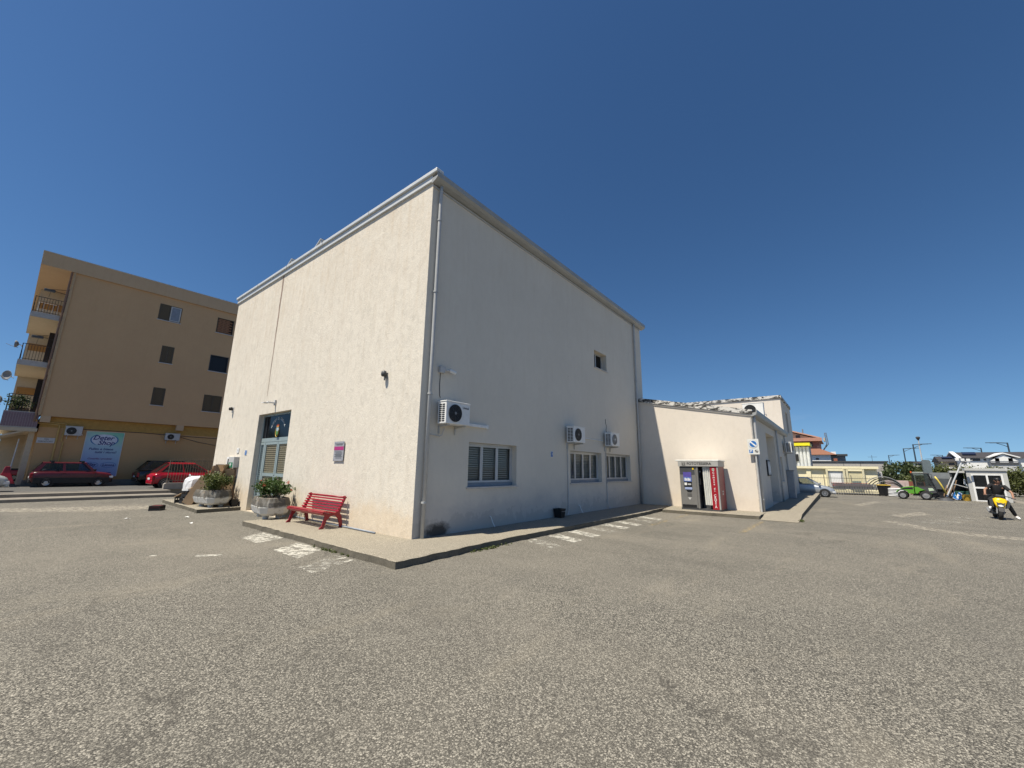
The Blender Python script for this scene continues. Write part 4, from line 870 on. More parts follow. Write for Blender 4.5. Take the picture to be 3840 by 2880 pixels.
def awin(x0, x1, z0, z1, kind):
    y = 30.0; f = MB(); k = .05
    for q in ((x0,x1,z0,z0+k),(x0,x1,z1-k,z1),(x0,x0+k,z0+k,z1-k),(x1-k,x1,z0+k,z1-k)): f.box(q[0]+.002,q[1]-.002,y-.015,y+.06,q[2]+.002,q[3]-.002)
    Wn = f.build('window', m_ashut if kind != 'dark' else m_dgrey, ap)
    MB().box(x0-.05,x1+.05,y-.06,y-.016,z0-.05,z0).build('sill', m_lgrey, Wn)
    if kind == 'brick':
        MB().face([(x0,y+.16,z0),(x1,y+.16,z0),(x1,y+.16,z1),(x0,y+.16,z1)]).build('backing', m_black, Wn)
        mbk = M('hollow_brick', (.20,.10,.055), .9, 0, .25, 8); me = MB().box(-.125,.125,-.05,.05,-.055,.055).mesh('brick', mbk)
        nz = 10
        for r in range(nz):
            z = z0+.06+(z1-z0-.12)*(r+.5)/nz; off = .06 if r % 2 else -.02; n = 4 if r % 2 else 4
            for c in range(4):
                x = x0+.15+off+c*.262
                if x+.125 < x1-.02: piece('brick', me, Wn, (x, y+.07, z), (0, random.uniform(-.02,.02), 0))
    elif kind == 'dark': MB().face([(x0,y+.1,z0),(x1,y+.1,z0),(x1,y+.1,z1),(x0,y+.1,z1)]).build('pane', M('dark_blue_shade', (.006,.009,.014), .5), Wn)
    else:
        n = 1 if kind == 'one' else 2; w = (x1-x0-2*k)/n
        for i in range(n):
            a = x0+k+i*w; b = a+w
            if kind == 'open' and i == 1:
                g_ = MB()
                for q in ((a,b,z0+k,z0+k+.06),(a,b,z1-k-.06,z1-k),(a,a+.06,z0+k+.06,z1-k-.06),(b-.06,b,z0+k+.06,z1-k-.06)): g_.box(q[0],q[1],y-.03,y+.01,q[2],q[3])
                g_.build('sash', m_lgrey, Wn); MB().face([(a+.06,y,z0+k+.06),(b-.06,y,z0+k+.06),(b-.06,y,z1-k-.06),(a+.06,y,z1-k-.06)]).build('pane', M('net_curtain', (.20,.23,.28), .6), Wn)
            else:
                g_ = MB()
                for q in ((a,a+.05,z0+k,z1-k),(b-.05,b,z0+k,z1-k)): g_.box(q[0]+.003,q[1]-.003,y+.0,y+.045,q[2],q[3])
                g_.build('shutter', m_ashut, Wn)
                me = slat_mesh(w-.09, .075, .008, m_ashut, 'x')
                for j in range(20): piece('slat', me, Wn, ((a+b)/2, y+.035, z0+k+.03+(z1-z0-2*k-.06)*j/19))
                MB().face([(a,y+.09,z0),(b,y+.09,z0),(b,y+.09,z1),(a,y+.09,z1)]).build('backing', m_black, Wn)
for q, kd in zip(AW, ('open','two','one','brick','dark','two')): awin(*q, kd)
# balconies at the corner
def railing(par, x0, x1, y, z0, h, n):
    r = MB().box(x0,x1,y-.02,y+.02,z0+h-.03,z0+h).box(x0,x1,y-.015,y+.015,z0+.05,z0+.08).build('railing', m_iron, par)
    me = MB().box(-.009,.009,-.009,.009,0,h-.03).mesh('baluster', m_iron)
    for i in range(n+1): piece('baluster', me, r, (x0+(x1-x0)*i/n, y, z0))
    return r
for i, zt in enumerate((10.69, 7.64, 4.56)):
    th = .32 if i < 2 else .95
    b = MB().box(-6.25,-4.86,30.05,35.6,zt-th,zt).build('balcony', M('balcony_edge', (.38,.36,.34), .8), ap)
    if i < 2: MB().box(-6.2,-4.9,30.06,35.59,zt-th-.012,zt-th-.001).build('balcony_soffit', m_cream, ap)
    railing(ap, -6.2, -4.9, 30.08, zt, 1.0, 11)
    ry = MB().box(-6.22,-6.18,30.08,35.5,zt+.97,zt+1.0).build('railing', m_iron, ap); me = MB().box(-.009,.009,-.009,.009,0,.98).mesh('baluster', m_iron)
    for k in range(28): piece('baluster', me, ry, (-6.2, 30.15+k*.19, zt))
    if i == 2:
        me = MB().box(-.045,.045,-.012,.0,-.42,.42).mesh('panel_board', M('lilac_board', (.21,.15,.17), .7))
        for k in range(14): piece('panel_board', me, b, (-6.2+k*.1, 30.045, zt-.47))
        MB().box(-6.3,-4.8,30.03,35.6,zt-1.16,zt-.955).build('balcony_soffit', m_cream, ap)
for i, z in enumerate((7.64, 4.56)):
    MB().box(-5.25,-4.95,31.5,31.6,z,z+2.2).build('door_shutter', M('dark_brown', (.03,.02,.015), .7), ap)
MB().box(-4.93,-4.81,29.93,30.0,4.4,13.7).build('corner_pipe', M('tan_pipe', (.40,.28,.16), .6), ap); MB().tube([(-5.0,29.95,4.0),(-5.0,29.95,9),(-5.0,29.95,13.69)], .05, 8).build('downpipe', M('brown_pipe', (.19,.11,.07), .6), ap)
my_ = M('yellow_pipe', (.45,.30,.10), .6)
MB().tube([(-4.95,29.95,4.1),(-4.83,30.28,3.95),(-3.98,30.28,3.90),(-3.92,30.28,3.88),(-3.92,30.28,.4)], .045, 8).build('gas_pipe', my_, ap); MB().tube([(-4.6,30.26,4.02),(-3.72,30.26,4.0),(-3.66,30.26,3.97),(-3.72,30.26,2.9),(-3.62,30.26,2.85),(-3.62,30.26,.4)], .035, 8).build('gas_pipe', my_, ap)
MB().tube([(-2.9,30.29,3.72),(0,30.29,3.70),(3,30.29,3.6),(7,30.29,3.55)], .02, 6).build('cable', m_dgrey, ap); MB().tube([(2.1,30.28,3.55),(3.2,30.28,3.25),(5,30.28,2.95)], .015, 6).build('cable', m_dgrey, ap)
# shop front side: awning, columns
MB().prism([(-6.6,2.95),(-6.55,2.88),(-4.9,3.55),(-4.9,3.62)], 'y', 30.1, 36).build('awning', M('cream_canvas', (.50,.45,.36), .8), ap)
for x, y in ((-4.95,30.6),(-4.95,32.2),(-4.95,34.2)): MB().box(x-.14,x+.1,y-.14,y+.14,.28,3.5).build('column', m_cream, ap)
MB().cyl((-5.45,30.4,.4),(-5.40,30.4,2.95),.03,n=8).build('awning_post', m_lgrey, ap)
MB().box(-4.9,16,30.22,30.318,.18,.55).build('plinth', m_step, ap)
ac('dusty air conditioner next to the shop poster on the ochre block', (-3.66,30.32,3.28), .74, .56, .28, .08, brand=None, side=False, group='air conditioners on the ochre block', casing=m_lgrey); ac('air conditioner above the parked black car on the ochre block', (1.22,30.32,3.28), .82, .47, .28, .08, side=False, group='air conditioners on the ochre block', casing=m_lgrey)
t = thing('street_name_plate', 'white street name plate on the corner of the ochre block', 'sign', (-4.35, 30.30, 2.76)); MB().box(-.37,.37,-.012,-.001,0,.32).build('plate', M('marble_plate', (.50,.49,.47), .5), t); text('VIA', .13, m_dgrey, t, (.02,-.014,.23)); text('MANZONI', .13, m_dgrey, t, (0,-.014,.09))
# shop poster
t = thing('shop_poster', 'tall pale blue and green shop poster on the ochre block', 'poster', (-1.79, 30.31, .78))
def poster_mat():
    n = NT('poster_gradient'); x, y, z = n.sep(); c = n.ramp(n.math('ADD', n.math('MULTIPLY', z, .3), n.math('MULTIPLY', x, .12)), [(.1, (.30,.36,.62)), (.62, (.34,.52,.60)), (.80, (.30,.55,.42)), (1., (.05,.42,.30))]); return n.fin(c, .5)
MB().box(-.88,.88,-.012,-.002,0,2.82).build('sheet', poster_mat(), t)
for q in ((-.90,.90,2.82,2.85),(-.90,.90,-.03,0),(-.91,-.88,0,2.82),(.88,.91,0,2.82)): MB().box(q[0],q[1],-.03,-.002,q[2],q[3]).build('frame', m_alu, t)
mn = M('navy_ink', (.012,.02,.16), .5); mp_ = M('purple_ink', (.14,.02,.16), .5); yq = -.015
MB().lathe([(0,-.013),(1,-.013),(1,-.0125)], (0,0,0), 'y', 32).xf(Matrix.Translation((0,0,2.32)) @ Matrix.Diagonal((.60,1,.36,1))).build('logo_field', M('poster_white', (.55,.60,.70), .5), t)
for s_a in (0, 180): MB().tube([(.64*math.cos(R(s_a+a)), -.016, 2.32+.40*math.sin(R(s_a+a))) for a in range(-55, 56, 10)], [.006+.022*math.cos(R(a*1.6)) for a in range(-55, 56, 10)], 6).build('logo_arc', m_blue, t)
text('Deter', .40, mn, t, (-.08,yq,2.44), shear=.3, bold=.008); text('Shop', .40, mn, t, (.10,yq,2.12), shear=.3, bold=.008)
text('Pulito e Igiene', .20, mn, t, (-.08,yq,1.72), shear=.2, bold=.004); text('tutti i giorni!', .20, mn, t, (.16,yq,1.52), shear=.2, bold=.004)
text('Consiglia i prodotti', .145, mp_, t, (-.05,yq,1.10), shear=.2, bold=.003)
text('Blizy', .26, mn, t, (-.42,yq,.72), shear=.3, bold=.006); text('Licons', .22, mn, t, (.42,yq,.70), shear=.1, bold=.005)
for x in (-.42,.42): MB().tube([(x+.36*math.cos(R(a)), -.0145, .71+.17*math.sin(R(a))) for a in range(0, 361, 24)], .010, 5).build('logo_arc', m_blue, t)
MB().box(-.62,.20,-.0145,-.0125,.20,.235).build('text_line', mp_, t); MB().box(.24,.62,-.0145,-.0125,.20,.235).build('text_line', mp_, t)
# dishes, aerial and drying rack on the balconies
def dish(label, loc, r, rot):
    t = thing('satellite_dish', label, 'satellite dish', loc, rot); MB().lathe([(0,0),(r*.4,-.02),(r*.75,-.07),(r,-.14),(r*.98,-.15),(r*.7,-.085),(0,-.015)], (0,0,0), 'y', 22).build('reflector', m_mgrey, t, smooth=True); MB().tube([(0,.0,-r),(0,-.3,-r*.6),(0,-.5,-.05)], .012, 5).build('arm', m_mgrey, t); MB().tube([(0,.0,0),(.0,.12,-.05),(.12,.14,-.12)], .02, 5).build('mount', m_mgrey, t)
dish('pale satellite dish at the middle balcony of the ochre block', (-6.40,31.2,6.72), .30, R(-50)); dish('dark satellite dish at the lowest balcony of the ochre block', (-6.42,31.0,5.2), .26, R(-70)); dish('small tilted satellite dish at the upper balcony rail', (-6.35,30.6,8.6), .22, R(-100))
def dryer(label, z):
    t = thing('wall_bracket_lamp', label, 'lamp', (-4.92, 30.6, z)); MB().tube([(0,0,-1.3),(0,0,.3)], .025, 6).build('post', m_iron, t); MB().tube([(0,0,.22),(-.9,0,.0)], .015, 5).build('arm', m_iron, t); MB().tube([(0,0,-.1),(-.9,0,0)], .015, 5).build('arm', m_iron, t); MB().box(-1.05,-.55,-.12,.12,-.14,.02).build('lamp_head', m_dgrey, t, bevel=.04); MB().tube([(-.75,0,-.1),(-.78,0,-.5)], .008, 5).build('cord', m_iron, t)
dryer('dark bracket lamp over the top balcony', 12.4); dryer('dark bracket lamp over the middle balcony', 9.3)
t = thing('balcony_plant', 'bushy green plants behind the lowest balcony rail', 'plant', (-5.7, 30.9, 4.57)); leaves(MB(), (0,0,.5), (.5,.5,.5), 900, .12, 16).build('foliage', m_leafC, t); MB().box(-.4,.4,-.2,.2,0,.25).build('trough', m_wood, t)
t = thing('balcony_clutter_box', 'pale folded drying rack behind the top balcony rail', 'drying rack', (-5.6, 30.6, 10.69))
for k in range(5): MB().tube([(-.4+.2*k,0,.05),(-.4+.2*k,.1,.8)], .012, 5).build('bar', m_lgrey, t)
MB().tube([(-.4,.1,.8),(.4,.1,.8)], .012, 5).build('bar', m_lgrey, t); MB().tube([(-.4,0,.05),(.4,0,.05)], .012, 5).build('bar', m_lgrey, t)

# ------------------------------------------------------------------ fence on a low wall at the end of the steps
fw = thing('low_wall', 'low pale concrete wall under the iron fence beside the steps', 'wall', (0, 21.5, .1)); MB().prism([(-.10,-.1),(5.0,-.1),(5.0,.50),(-.02,.50),(-.10,.44)], 'y', -.12, .14).build('wall', concrete('low_wall_concrete', (.34,.31,.27), .6, False), fw)
fe = thing('iron_fence', 'leaning rusty iron bar fence on the low wall in front of the red car', 'fence', (0, 21.5, .6))
fe_m = M('rusty_iron', (.20,.15,.11), .7, .2, .3, 10)
MB().tube([(.02,0,-.05),(.04,0,1.26)], .02, 6).build('post', fe_m, fe); MB().box(.04,5,-.012,.012,1.20,1.235).build('rail', fe_m, fe); MB().box(.03,5,-.012,.012,.12,.15).build('rail', fe_m, fe)
me = MB().tube([(0,0,.02),(.012,.0,.6),(0,.005,1.36)], .008, 5).mesh('bar', fe_m)
for k in range(40): piece('bar', me, fe, (.14+k*.12, 0, 0), (random.uniform(-.02,.02), random.uniform(-.03,.03), 0))
MB().box(-.02,.1,-.03,.03,-.06,0).build('foot_plate', fe_m, fe)

# ------------------------------------------------------------------ vehicles
def wheel(par, x, y, r, w=.19, spokes=8, rimm=None, cover=False):
    s = 1 if y > 0 else -1
    ty = MB().lathe([(r*.64,-w/2),(r*.9,-w/2),(r*.985,-w*.36),(r,0),(r*.985,w*.36),(r*.9,w/2),(r*.64,w/2)], (x,y,r), 'y', 26).build('wheel', m_rubber, par, smooth=True)
    yo = y+s*w*.42
    if cover: MB().lathe([(0,yo+s*.012),(r*.3,yo+s*.012),(r*.42,yo),(r*.6,yo+s*.01),(r*.66,yo-s*.01)], (x,0,r), 'y', 20).build('rim', rimm or m_rim, ty)
    else:
        MB().lathe([(r*.54,yo-s*.03),(r*.54,yo+s*.005),(r*.66,yo+s*.008),(r*.66,yo-s*.03)], (x,0,r), 'y', 24).build('rim', rimm or m_rim, ty)
        MB().lathe([(0,yo-s*.035),(r*.6,yo-s*.035)], (x,0,r), 'y', 20).build('brake_shadow', m_black, ty)
        sp = MB()
        for k in range(spokes):
            a = 2*math.pi*k/spokes; sp.obox((x+math.cos(a)*r*.3, yo-s*.01, r+math.sin(a)*r*.3), (math.cos(a),0,math.sin(a)), (0,1,0), (-math.sin(a),0,math.cos(a)), r*.29, .012, r*.045)
        sp.build('spokes', rimm or m_rim, ty)
    return ty
def car(label, loc, rot, paint, st, gh_, wh, zb=.17, W=1.6, bump=None, sided=None, roofbars=False, wheels_cover=False, plates=True, gw=None, group=None, door=None, spokes=8):
    # st: (x, top z, half width factor) from rear to front ; gh_: rear base x,z ; roof rear x ; roof front x ; roof z ; screen base x,z ; B pillar fraction
    t = thing('parked_car', label, 'car', loc, rot, group or 'parked cars'); hw = W/2; rings = []
    for x, zt, k in st:
        w = hw*k; zlow = zb if st[0][0]+.25 < x < st[-1][0]-.25 else zb+.06
        half = [(w*.80,zlow),(w*.965,zlow+.07),(w*.99,zlow+(zt-zlow)*.35),(w,zlow+(zt-zlow)*.62),(w*.965,zt-.09),(w*.90,zt-.015),(w*.55,zt+.012)]
        rings.append([(x,y,z) for y, z in half]+[(x,-y,z) for y, z in reversed(half)])
    MB().loft(rings).build('body', paint, t, smooth=True, sub=1, fix=True)
    xb0, zb0, xr, xf, zr, xw, zw = gh_; wb, wr = hw*.90, hw*.74
    side = lambda u, v, s: Vector(((xb0+(xw-xb0)*u)*(1-v)+(xr+(xf-xr)*u)*v, s*(wb*(1-v)+wr*v), (zb0+(zw-zb0)*u)*(1-v)+zr*v))
    MB().loft([[(x,-wr*.98,zr-.03),(x,-wr*.9,zr+.015),(x,0,zr+.04),(x,wr*.9,zr+.015),(x,wr*.98,zr-.03)] for x in (xr-.02,xr+(xf-xr)*.25,(xr+xf)/2,xr+(xf-xr)*.75,xf+.02)], False, False).build('roof', paint, t, smooth=True)
    us = gw or (0, .10, .48, .53, .93, 1)
    for s in (-1, 1):
        f = MB(); vs = (0, .06, .90, 1.0)
        for i, (a, b) in enumerate(zip(us, us[1:])):
            for j, (c, d) in enumerate(zip(vs, vs[1:])):
                q = [side(a,c,s), side(b,c,s), side(b,d,s), side(a,d,s)]
                if i in (1, 3) and j == 1: MB().face(q).build('side_window', m_carg, t)
                else: f.face(q)
        f.build('pillars', paint, t)
        MB().obox((xw+.02-.12, s*(wb+.10), zw+.08), (1,0,0), (0,1,0), (0,0,1), .06, .09, .06).build('mirror', m_black if sided else paint, t, bevel=.02)
        xd = door or (xb0+(xw-xb0)*.50); MB().box(xd-.11,xd+.02, s*(hw+.004)-.008, s*(hw+.004)+.008, zb0-.13, zb0-.105).build('door_handle', m_black if sided else paint, t)
        seam = MB()
        for xx in (xd-.16, xw-.05): seam.box(xx,xx+.008, s*(hw*.985)-.012, s*(hw*.985)+.012, zb+.12, zb0-.05)
        seam.build('door_gap', m_black, t)
        if sided: MB().box(st[0][0]+.12, st[-1][0]-.12, s*(hw+.002)-.012, s*(hw+.002)+.012, zb+.02, zb+.34).build('side_cladding', m_black, t, bevel=.006)
        for xx in wh[:2]:
            MB().lathe([(0,s*(hw*.995)),(wh[2]*1.16,s*(hw*.995)),(wh[2]*1.16,s*(hw*.9))], (xx,0,wh[2]), 'y', 24).build('wheel_arch', m_black, t); wheel(t, xx, s*(hw-.075), wh[2], spokes=spokes, cover=wheels_cover)
    for x0, z0, x1, z1, nm in ((xb0,zb0,xr,zr-.02,'rear_window'), (xw,zw,xf,zr-.02,'windscreen')): MB().face([(x0,-wb,z0),(x0,wb,z0),(x1,wr,z1),(x1,-wr,z1)]).build(nm, m_carg, t)
    for x in (xf-.45, xr+.55): MB().box(x-.5,x,-hw*.7,hw*.7,.4,zb0+.12).build('seat', m_dgrey, t, bevel=.05)
    xe, ze_ = st[-1][0], st[-1][1]; x0, z0 = st[0][0], st[0][1]
    MB().box(xe-.10,xe+.03,-hw*.84,hw*.84,zb+.05,zb+.26).build('front_bumper', bump or paint, t, bevel=.04); MB().box(x0-.03,x0+.10,-hw*.84,hw*.84,zb+.05,zb+.26).build('rear_bumper', bump or paint, t, bevel=.04)
    for s in (-1, 1):
        MB().obox((xe-.10,s*hw*.70,ze_-.10), (1,-.25*s,0), (.25*s,1,0), (0,0,1), .10, .16, .065).build('headlight', M('lamp_glass', (.55,.56,.58), .15), t, bevel=.02)
        MB().obox((x0+.05,s*hw*.80,z0-.12), (1,.2*s,0), (-.2*s,1,0), (0,0,1), .06, .10, .13).build('tail_light', M('tail_red', (.28,.01,.01), .3), t, bevel=.02)
    if plates:
        MB().box(x0-.042,x0-.031,-.26,.26,zb+.30,zb+.41).build('number_plate', m_white, t); MB().box(xe+.031,xe+.042,-.26,.26,zb+.12,zb+.23).build('number_plate', m_white, t)
    if roofbars:
        for x in (xr+.35, xf-.15):
            MB().tube([(x,-wr,zr+.08),(x,wr,zr+.08)], .018, 6).build('roof_bar', m_black, t)
            for s in (-1, 1): MB().box(x-.07,x+.07,s*wr-.04,s*wr+.04,zr-.01,zr+.12).build('roof_bar_foot', m_black, t, bevel=.02)
    return t
p_mar = M('maroon_car_paint', (.085,.005,.009), .3, .0, .05, spec=.6); p_blk = M('black_car_paint', (.008,.008,.010), .2, 0, .05, spec=.6); p_red = M('red_car_paint', (.36,.006,.018), .22, 0, .04, spec=.6); p_sil = M('silver_car_paint', (.42,.44,.46), .28, .55, .03); p_gry = M('pale_silver_paint', (.40,.42,.42), .35, .3, .05)
car('old boxy maroon hatchback with roof bar feet parked below the shop poster', (-2.97, 29.15, .20), 0, p_mar, [(-1.70,.78,.90),(-1.66,.90,.97),(-1.1,.92,1),(0,.92,1),(.75,.90,1),(1.2,.86,.98),(1.62,.78,.94),(1.69,.66,.88)], (-1.66,.90,-1.32,.42,1.40,.93,.90), (-1.06,1.09,.265), .20, 1.48, m_black, True, True, True, gw=(0,.09,.45,.50,.93,1))
car('black car parked behind the red hatchback on the side street', (1.90, 29.25, .20), 0, p_blk, [(-2.02,.80,.88),(-1.95,.98,.97),(-1.2,1.0,1),(0,.99,1),(.9,.97,1),(1.5,.92,.97),(1.98,.80,.90),(2.05,.65,.85)], (-1.92,.98,-1.45,.35,1.58,1.15,.98), (-1.22,1.25,.33), .22, 1.78)
car('bright red small hatchback parked behind the iron fence', (1.42, 24.0, .235), 0, p_red, [(-1.70,.72,.86),(-1.64,.88,.95),(-1.0,.90,1),(0,.88,1),(.7,.86,1),(1.25,.80,.97),(1.62,.68,.90),(1.70,.55,.84)], (-1.60,.88,-1.02,.22,1.43,1.12,.86), (-1.10,1.22,.28), .18, 1.62, gw=(0,.07,.47,.50,.95,1))
car('pale silver car on the side street showing only its front', (-7.55, 23.6, .24), 0, p_gry, [(-2.1,.75,.88),(-2.02,.90,.96),(-1.2,.92,1),(0,.90,1),(.9,.88,1),(1.5,.82,.97),(1.98,.70,.92),(2.08,.52,.86)], (-1.6,.90,-1.0,.25,1.43,1.1,.88), (-1.25,1.25,.30), .18, 1.70)
car('silver hatchback parked nose out past the rear block', (35.0, -5.08, gh(35)), R(-90), p_sil, [(-1.90,.80,.86),(-1.84,.94,.96),(-1.1,.97,1),(0,.95,1),(.8,.92,1),(1.35,.84,.97),(1.80,.66,.90),(1.90,.50,.84)], (-1.75,.95,-1.35,.28,1.45,1.08,.93), (-1.22,1.27,.30), .18, 1.64, spokes=10)

# ------------------------------------------------------------------ yard on the right: fence, pale yellow building and what stands behind
m_yel = M('pale_yellow_render', (.78,.71,.48), .85, 0, .05); m_yel2 = M('yellow_render_panel', (.66,.60,.38), .85, 0, .08)
yb = thing('yellow_building', 'low pale yellow building with slanted window bays behind the yard fence', 'building', (50, -7, -.33), w=True)
MB().box(50,55,-10.35,0,-.35,2.1).build('wall', m_yel, yb); MB().box(49.7,55.2,-10.5,.2,2.1,2.34).build('cornice', m_yel, yb)
for a, b, nm in ((-6.38,-7.65,0), (-8.05,-9.18,1)):
    MB().prism([(49.75,2.06),(49.99,2.06),(49.99,.5),(49.9,.5)], 'y', b, a).build('bay', m_yel2 if nm else M('grey_blind', (.46,.48,.48), .6), yb)
    MB().box(49.68,49.9,b-.05,a+.05,1.86,2.06).build('bay_head', m_yel, yb)
    for y in (a+.08, b-.08): MB().prism([(49.6,2.05),(49.99,2.05),(49.99,.3),(49.85,.3)], 'y', y-.09, y+.09).build('bay_pier', m_yel, yb)
    MB().box(49.86,49.98,b,a,.2,.6).build('bay_sill', m_lgrey, yb)
MB().box(49.7,49.745,-7.45,-6.6,.6,1.6).build('door', m_white, yb); MB().box(49.85,50,-4.9,-4.5,-.35,2.1).build('pilaster', m_yel, yb); MB().box(49.6,49.74,-9.0,-8.3,.55,.85).build('sign_board', M('teal_board', (.10,.15,.15), .6), yb)
t = ac('air conditioner at the end wall of the pale yellow building', (50.6,-10.35,1.2), .8,.6,.3,.1, side=True, group='air conditioners around the yard')
yf = thing('yard_fence', 'thin dark bar fence in front of the pale yellow building', 'fence', (46, -7, gh(46)))
MB().box(-.015,.015,-3.6,8,1.42,1.46).build('rail', m_dgrey, yf); MB().box(-.015,.015,-3.6,8,.25,.28).build('rail', m_dgrey, yf)
me = MB().box(-.008,.008,-.008,.008,.05,1.62).mesh('bar', M('pale_fence_bar', (.40,.36,.25), .7)); mp = MB().box(-.025,.025,-.025,.025,0,1.75).mesh('post', m_dgrey)
for k in range(90): piece('bar', me, yf, (0, -3.55+k*.125, 0))
for k in range(6): piece('post', mp, yf, (0, -3.3+k*2.1, 0))
sh = thing('corrugated_shed', 'white corrugated shed with a yellow canopy edge behind the yellow building', 'shed', (56, -3, -.38), w=True)
MB().box(56.05,60,-4.75,2,-.4,4.85).build('wall', M('shed_grey', (.28,.30,.32), .6), sh)
mw = M('corrugated_white', (.56,.58,.58), .5)
for k in range(14): MB().cyl((56.05,-4.6+k*.36,2.3),(56.05,-4.6+k*.36,4.75),.17,n=10).build('corrugation', mw, sh)
MB().box(55.55,60.2,-4.9,2.1,4.88,5.22).build('canopy_edge', M('bright_yellow', (.66,.60,.02), .5), sh); MB().box(55.8,56.0,-3.6,-3.2,3.0,3.85).build('window', m_black, sh); MB().box(55.75,56.3,-4.7,2,2.1,2.3).build('lower_band', m_white, sh)
gb = thing('flat_roofed_building', 'long low grey parapet with a dark edge behind the yellow building', 'building', (64, -8, -.41), w=True)
MB().box(64,72,-12.2,0,-.45,3.05).build('wall', M('grey_parapet', (.38,.36,.33), .85), gb); MB().box(63.9,72.1,-12.3,0,3.05,3.2).build('roof_edge', m_dgrey, gb)
for y in (-7.9,-9.6): MB().box(63.985,64,y,y+.04,1.8,3.05).build('panel_joint', m_dgrey, gb)
MB().box(66,66.4,-7.3,-6.9,3.2,3.6).build('chimney', M('brick_red', (.28,.10,.06), .9), gb)
t = thing('roof_aerial', 'small aerial on the grey flat roof', 'aerial', (66,-10.9,3.2)); MB().cyl((0,0,0),(0,0,.8),.02,n=6).build('mast', m_dgrey, t); MB().box(-.02,.02,-.5,.4,.55,.58).build('boom', m_dgrey, t)
for k in range(4): MB().box(-.2,.2,-.45+k*.25,-.43+k*.25,.55,.58).build('element', m_dgrey, t)
wb_ = thing('white_house', 'white house with a brown tiled hip roof behind the grey flat roof', 'house', (75, -5, -.41), w=True)
MB().box(75,82,-6.5,4,-.45,4.38).build('wall', m_white, wb_); MB().loft([[(74.6,-7.3,4.4),(82.4,-7.3,4.4),(82.4,4.5,4.4),(74.6,4.5,4.4)],[(78,-5.2,5.5),(80,-5.2,5.5),(80,3,5.5),(78,3,5.5)]]).build('roof', M('brown_tiles', (.22,.10,.06), .85, 0, .2, 12), wb_); MB().box(76,76.4,-7.2,-6.6,4.4,4.9).build('chimney', m_white, wb_); MB().box(74.98,75,-5,-4.6,3.6,3.9).build('window', m_dgrey, wb_)
MB().box(77,80,-8.3,-6.5,-.45,4.3).build('side_bay', m_mgrey, wb_); MB().box(76.6,80.4,-8.6,-6.49,4.3,4.55).build('bay_roof', m_dgrey, wb_)
pk = thing('pink_house', 'salmon pink house with a broad striped balcony band and sloping roof', 'house', (85, -2, -.41), w=True)
m_pink = M('salmon_render', (.47,.25,.18), .85, 0, .06); m_pinkd = M('dark_salmon_render', (.36,.17,.13), .85, 0, .06)
MB().box(86,96,-5.0,6,-.45,7.2).build('wall', m_pinkd, pk); MB().box(85.2,96,-5.45,6.5,7.17,7.28).build('slab', m_pink, pk)
for k in range(4): MB().box(85.0,85.2,-5.5,6.5,7.2+k*.15,7.33+k*.15).build('balcony_band', m_pink, pk)
for k in range(3): MB().box(85.5+k*1.2,86.3+k*1.2,-5.9,-5.7,7.2,7.75).build('balcony_panel', m_cream, pk)
MB().box(87,96,-4.4,6,7.2,7.8).build('wall', m_cream, pk); MB().prism([(-5.2,7.75),(-5.2,7.95),(3,10.7),(6,9.7),(6,9.4),(3,10.4)], 'x', 86.4, 96).build('roof', M('pink_eave', (.45,.27,.20), .8), pk)
MB().prism([(-4.4,7.8),(3,10.3),(6,9.4),(6,7.8)], 'x', 87, 95.5).build('gable', m_cream, pk); MB().box(86.9,87,-2.25,-1.6,7.85,8.4).build('window', m_dgrey, pk); MB().box(85.9,86,-4.05,-3.3,6.3,7.05).build('window', m_dgrey, pk); MB().box(85.8,86,-5.05,-4.6,4.5,6.4).build('pillar', m_pink, pk)
MB().cyl((86.5,-2.76,8.5),(86.5,-2.78,9.5),.1,n=8).build('chimney', m_mgrey, pk)
for dy in (0, .22): MB().tube([(89,-5.4-dy*.3,4.8),(89,-5.45-dy*.3,5.8),(89,-6.05-dy,6.8),(89,-5.9-dy,8.9)], .07, 6).build('flue', M('steel_flue', (.25,.27,.29), .35, .6), pk)
single(MB().box(50.6,51.2,-12.6,-10.9,-.3,1.0).box(50.5,50.58,-12.3,-11.2,.2,.85), 'entrance_sign', M('pinkish_board', (.45,.35,.32), .7), 'pinkish board with a white panel beside the yellow building', 'sign')

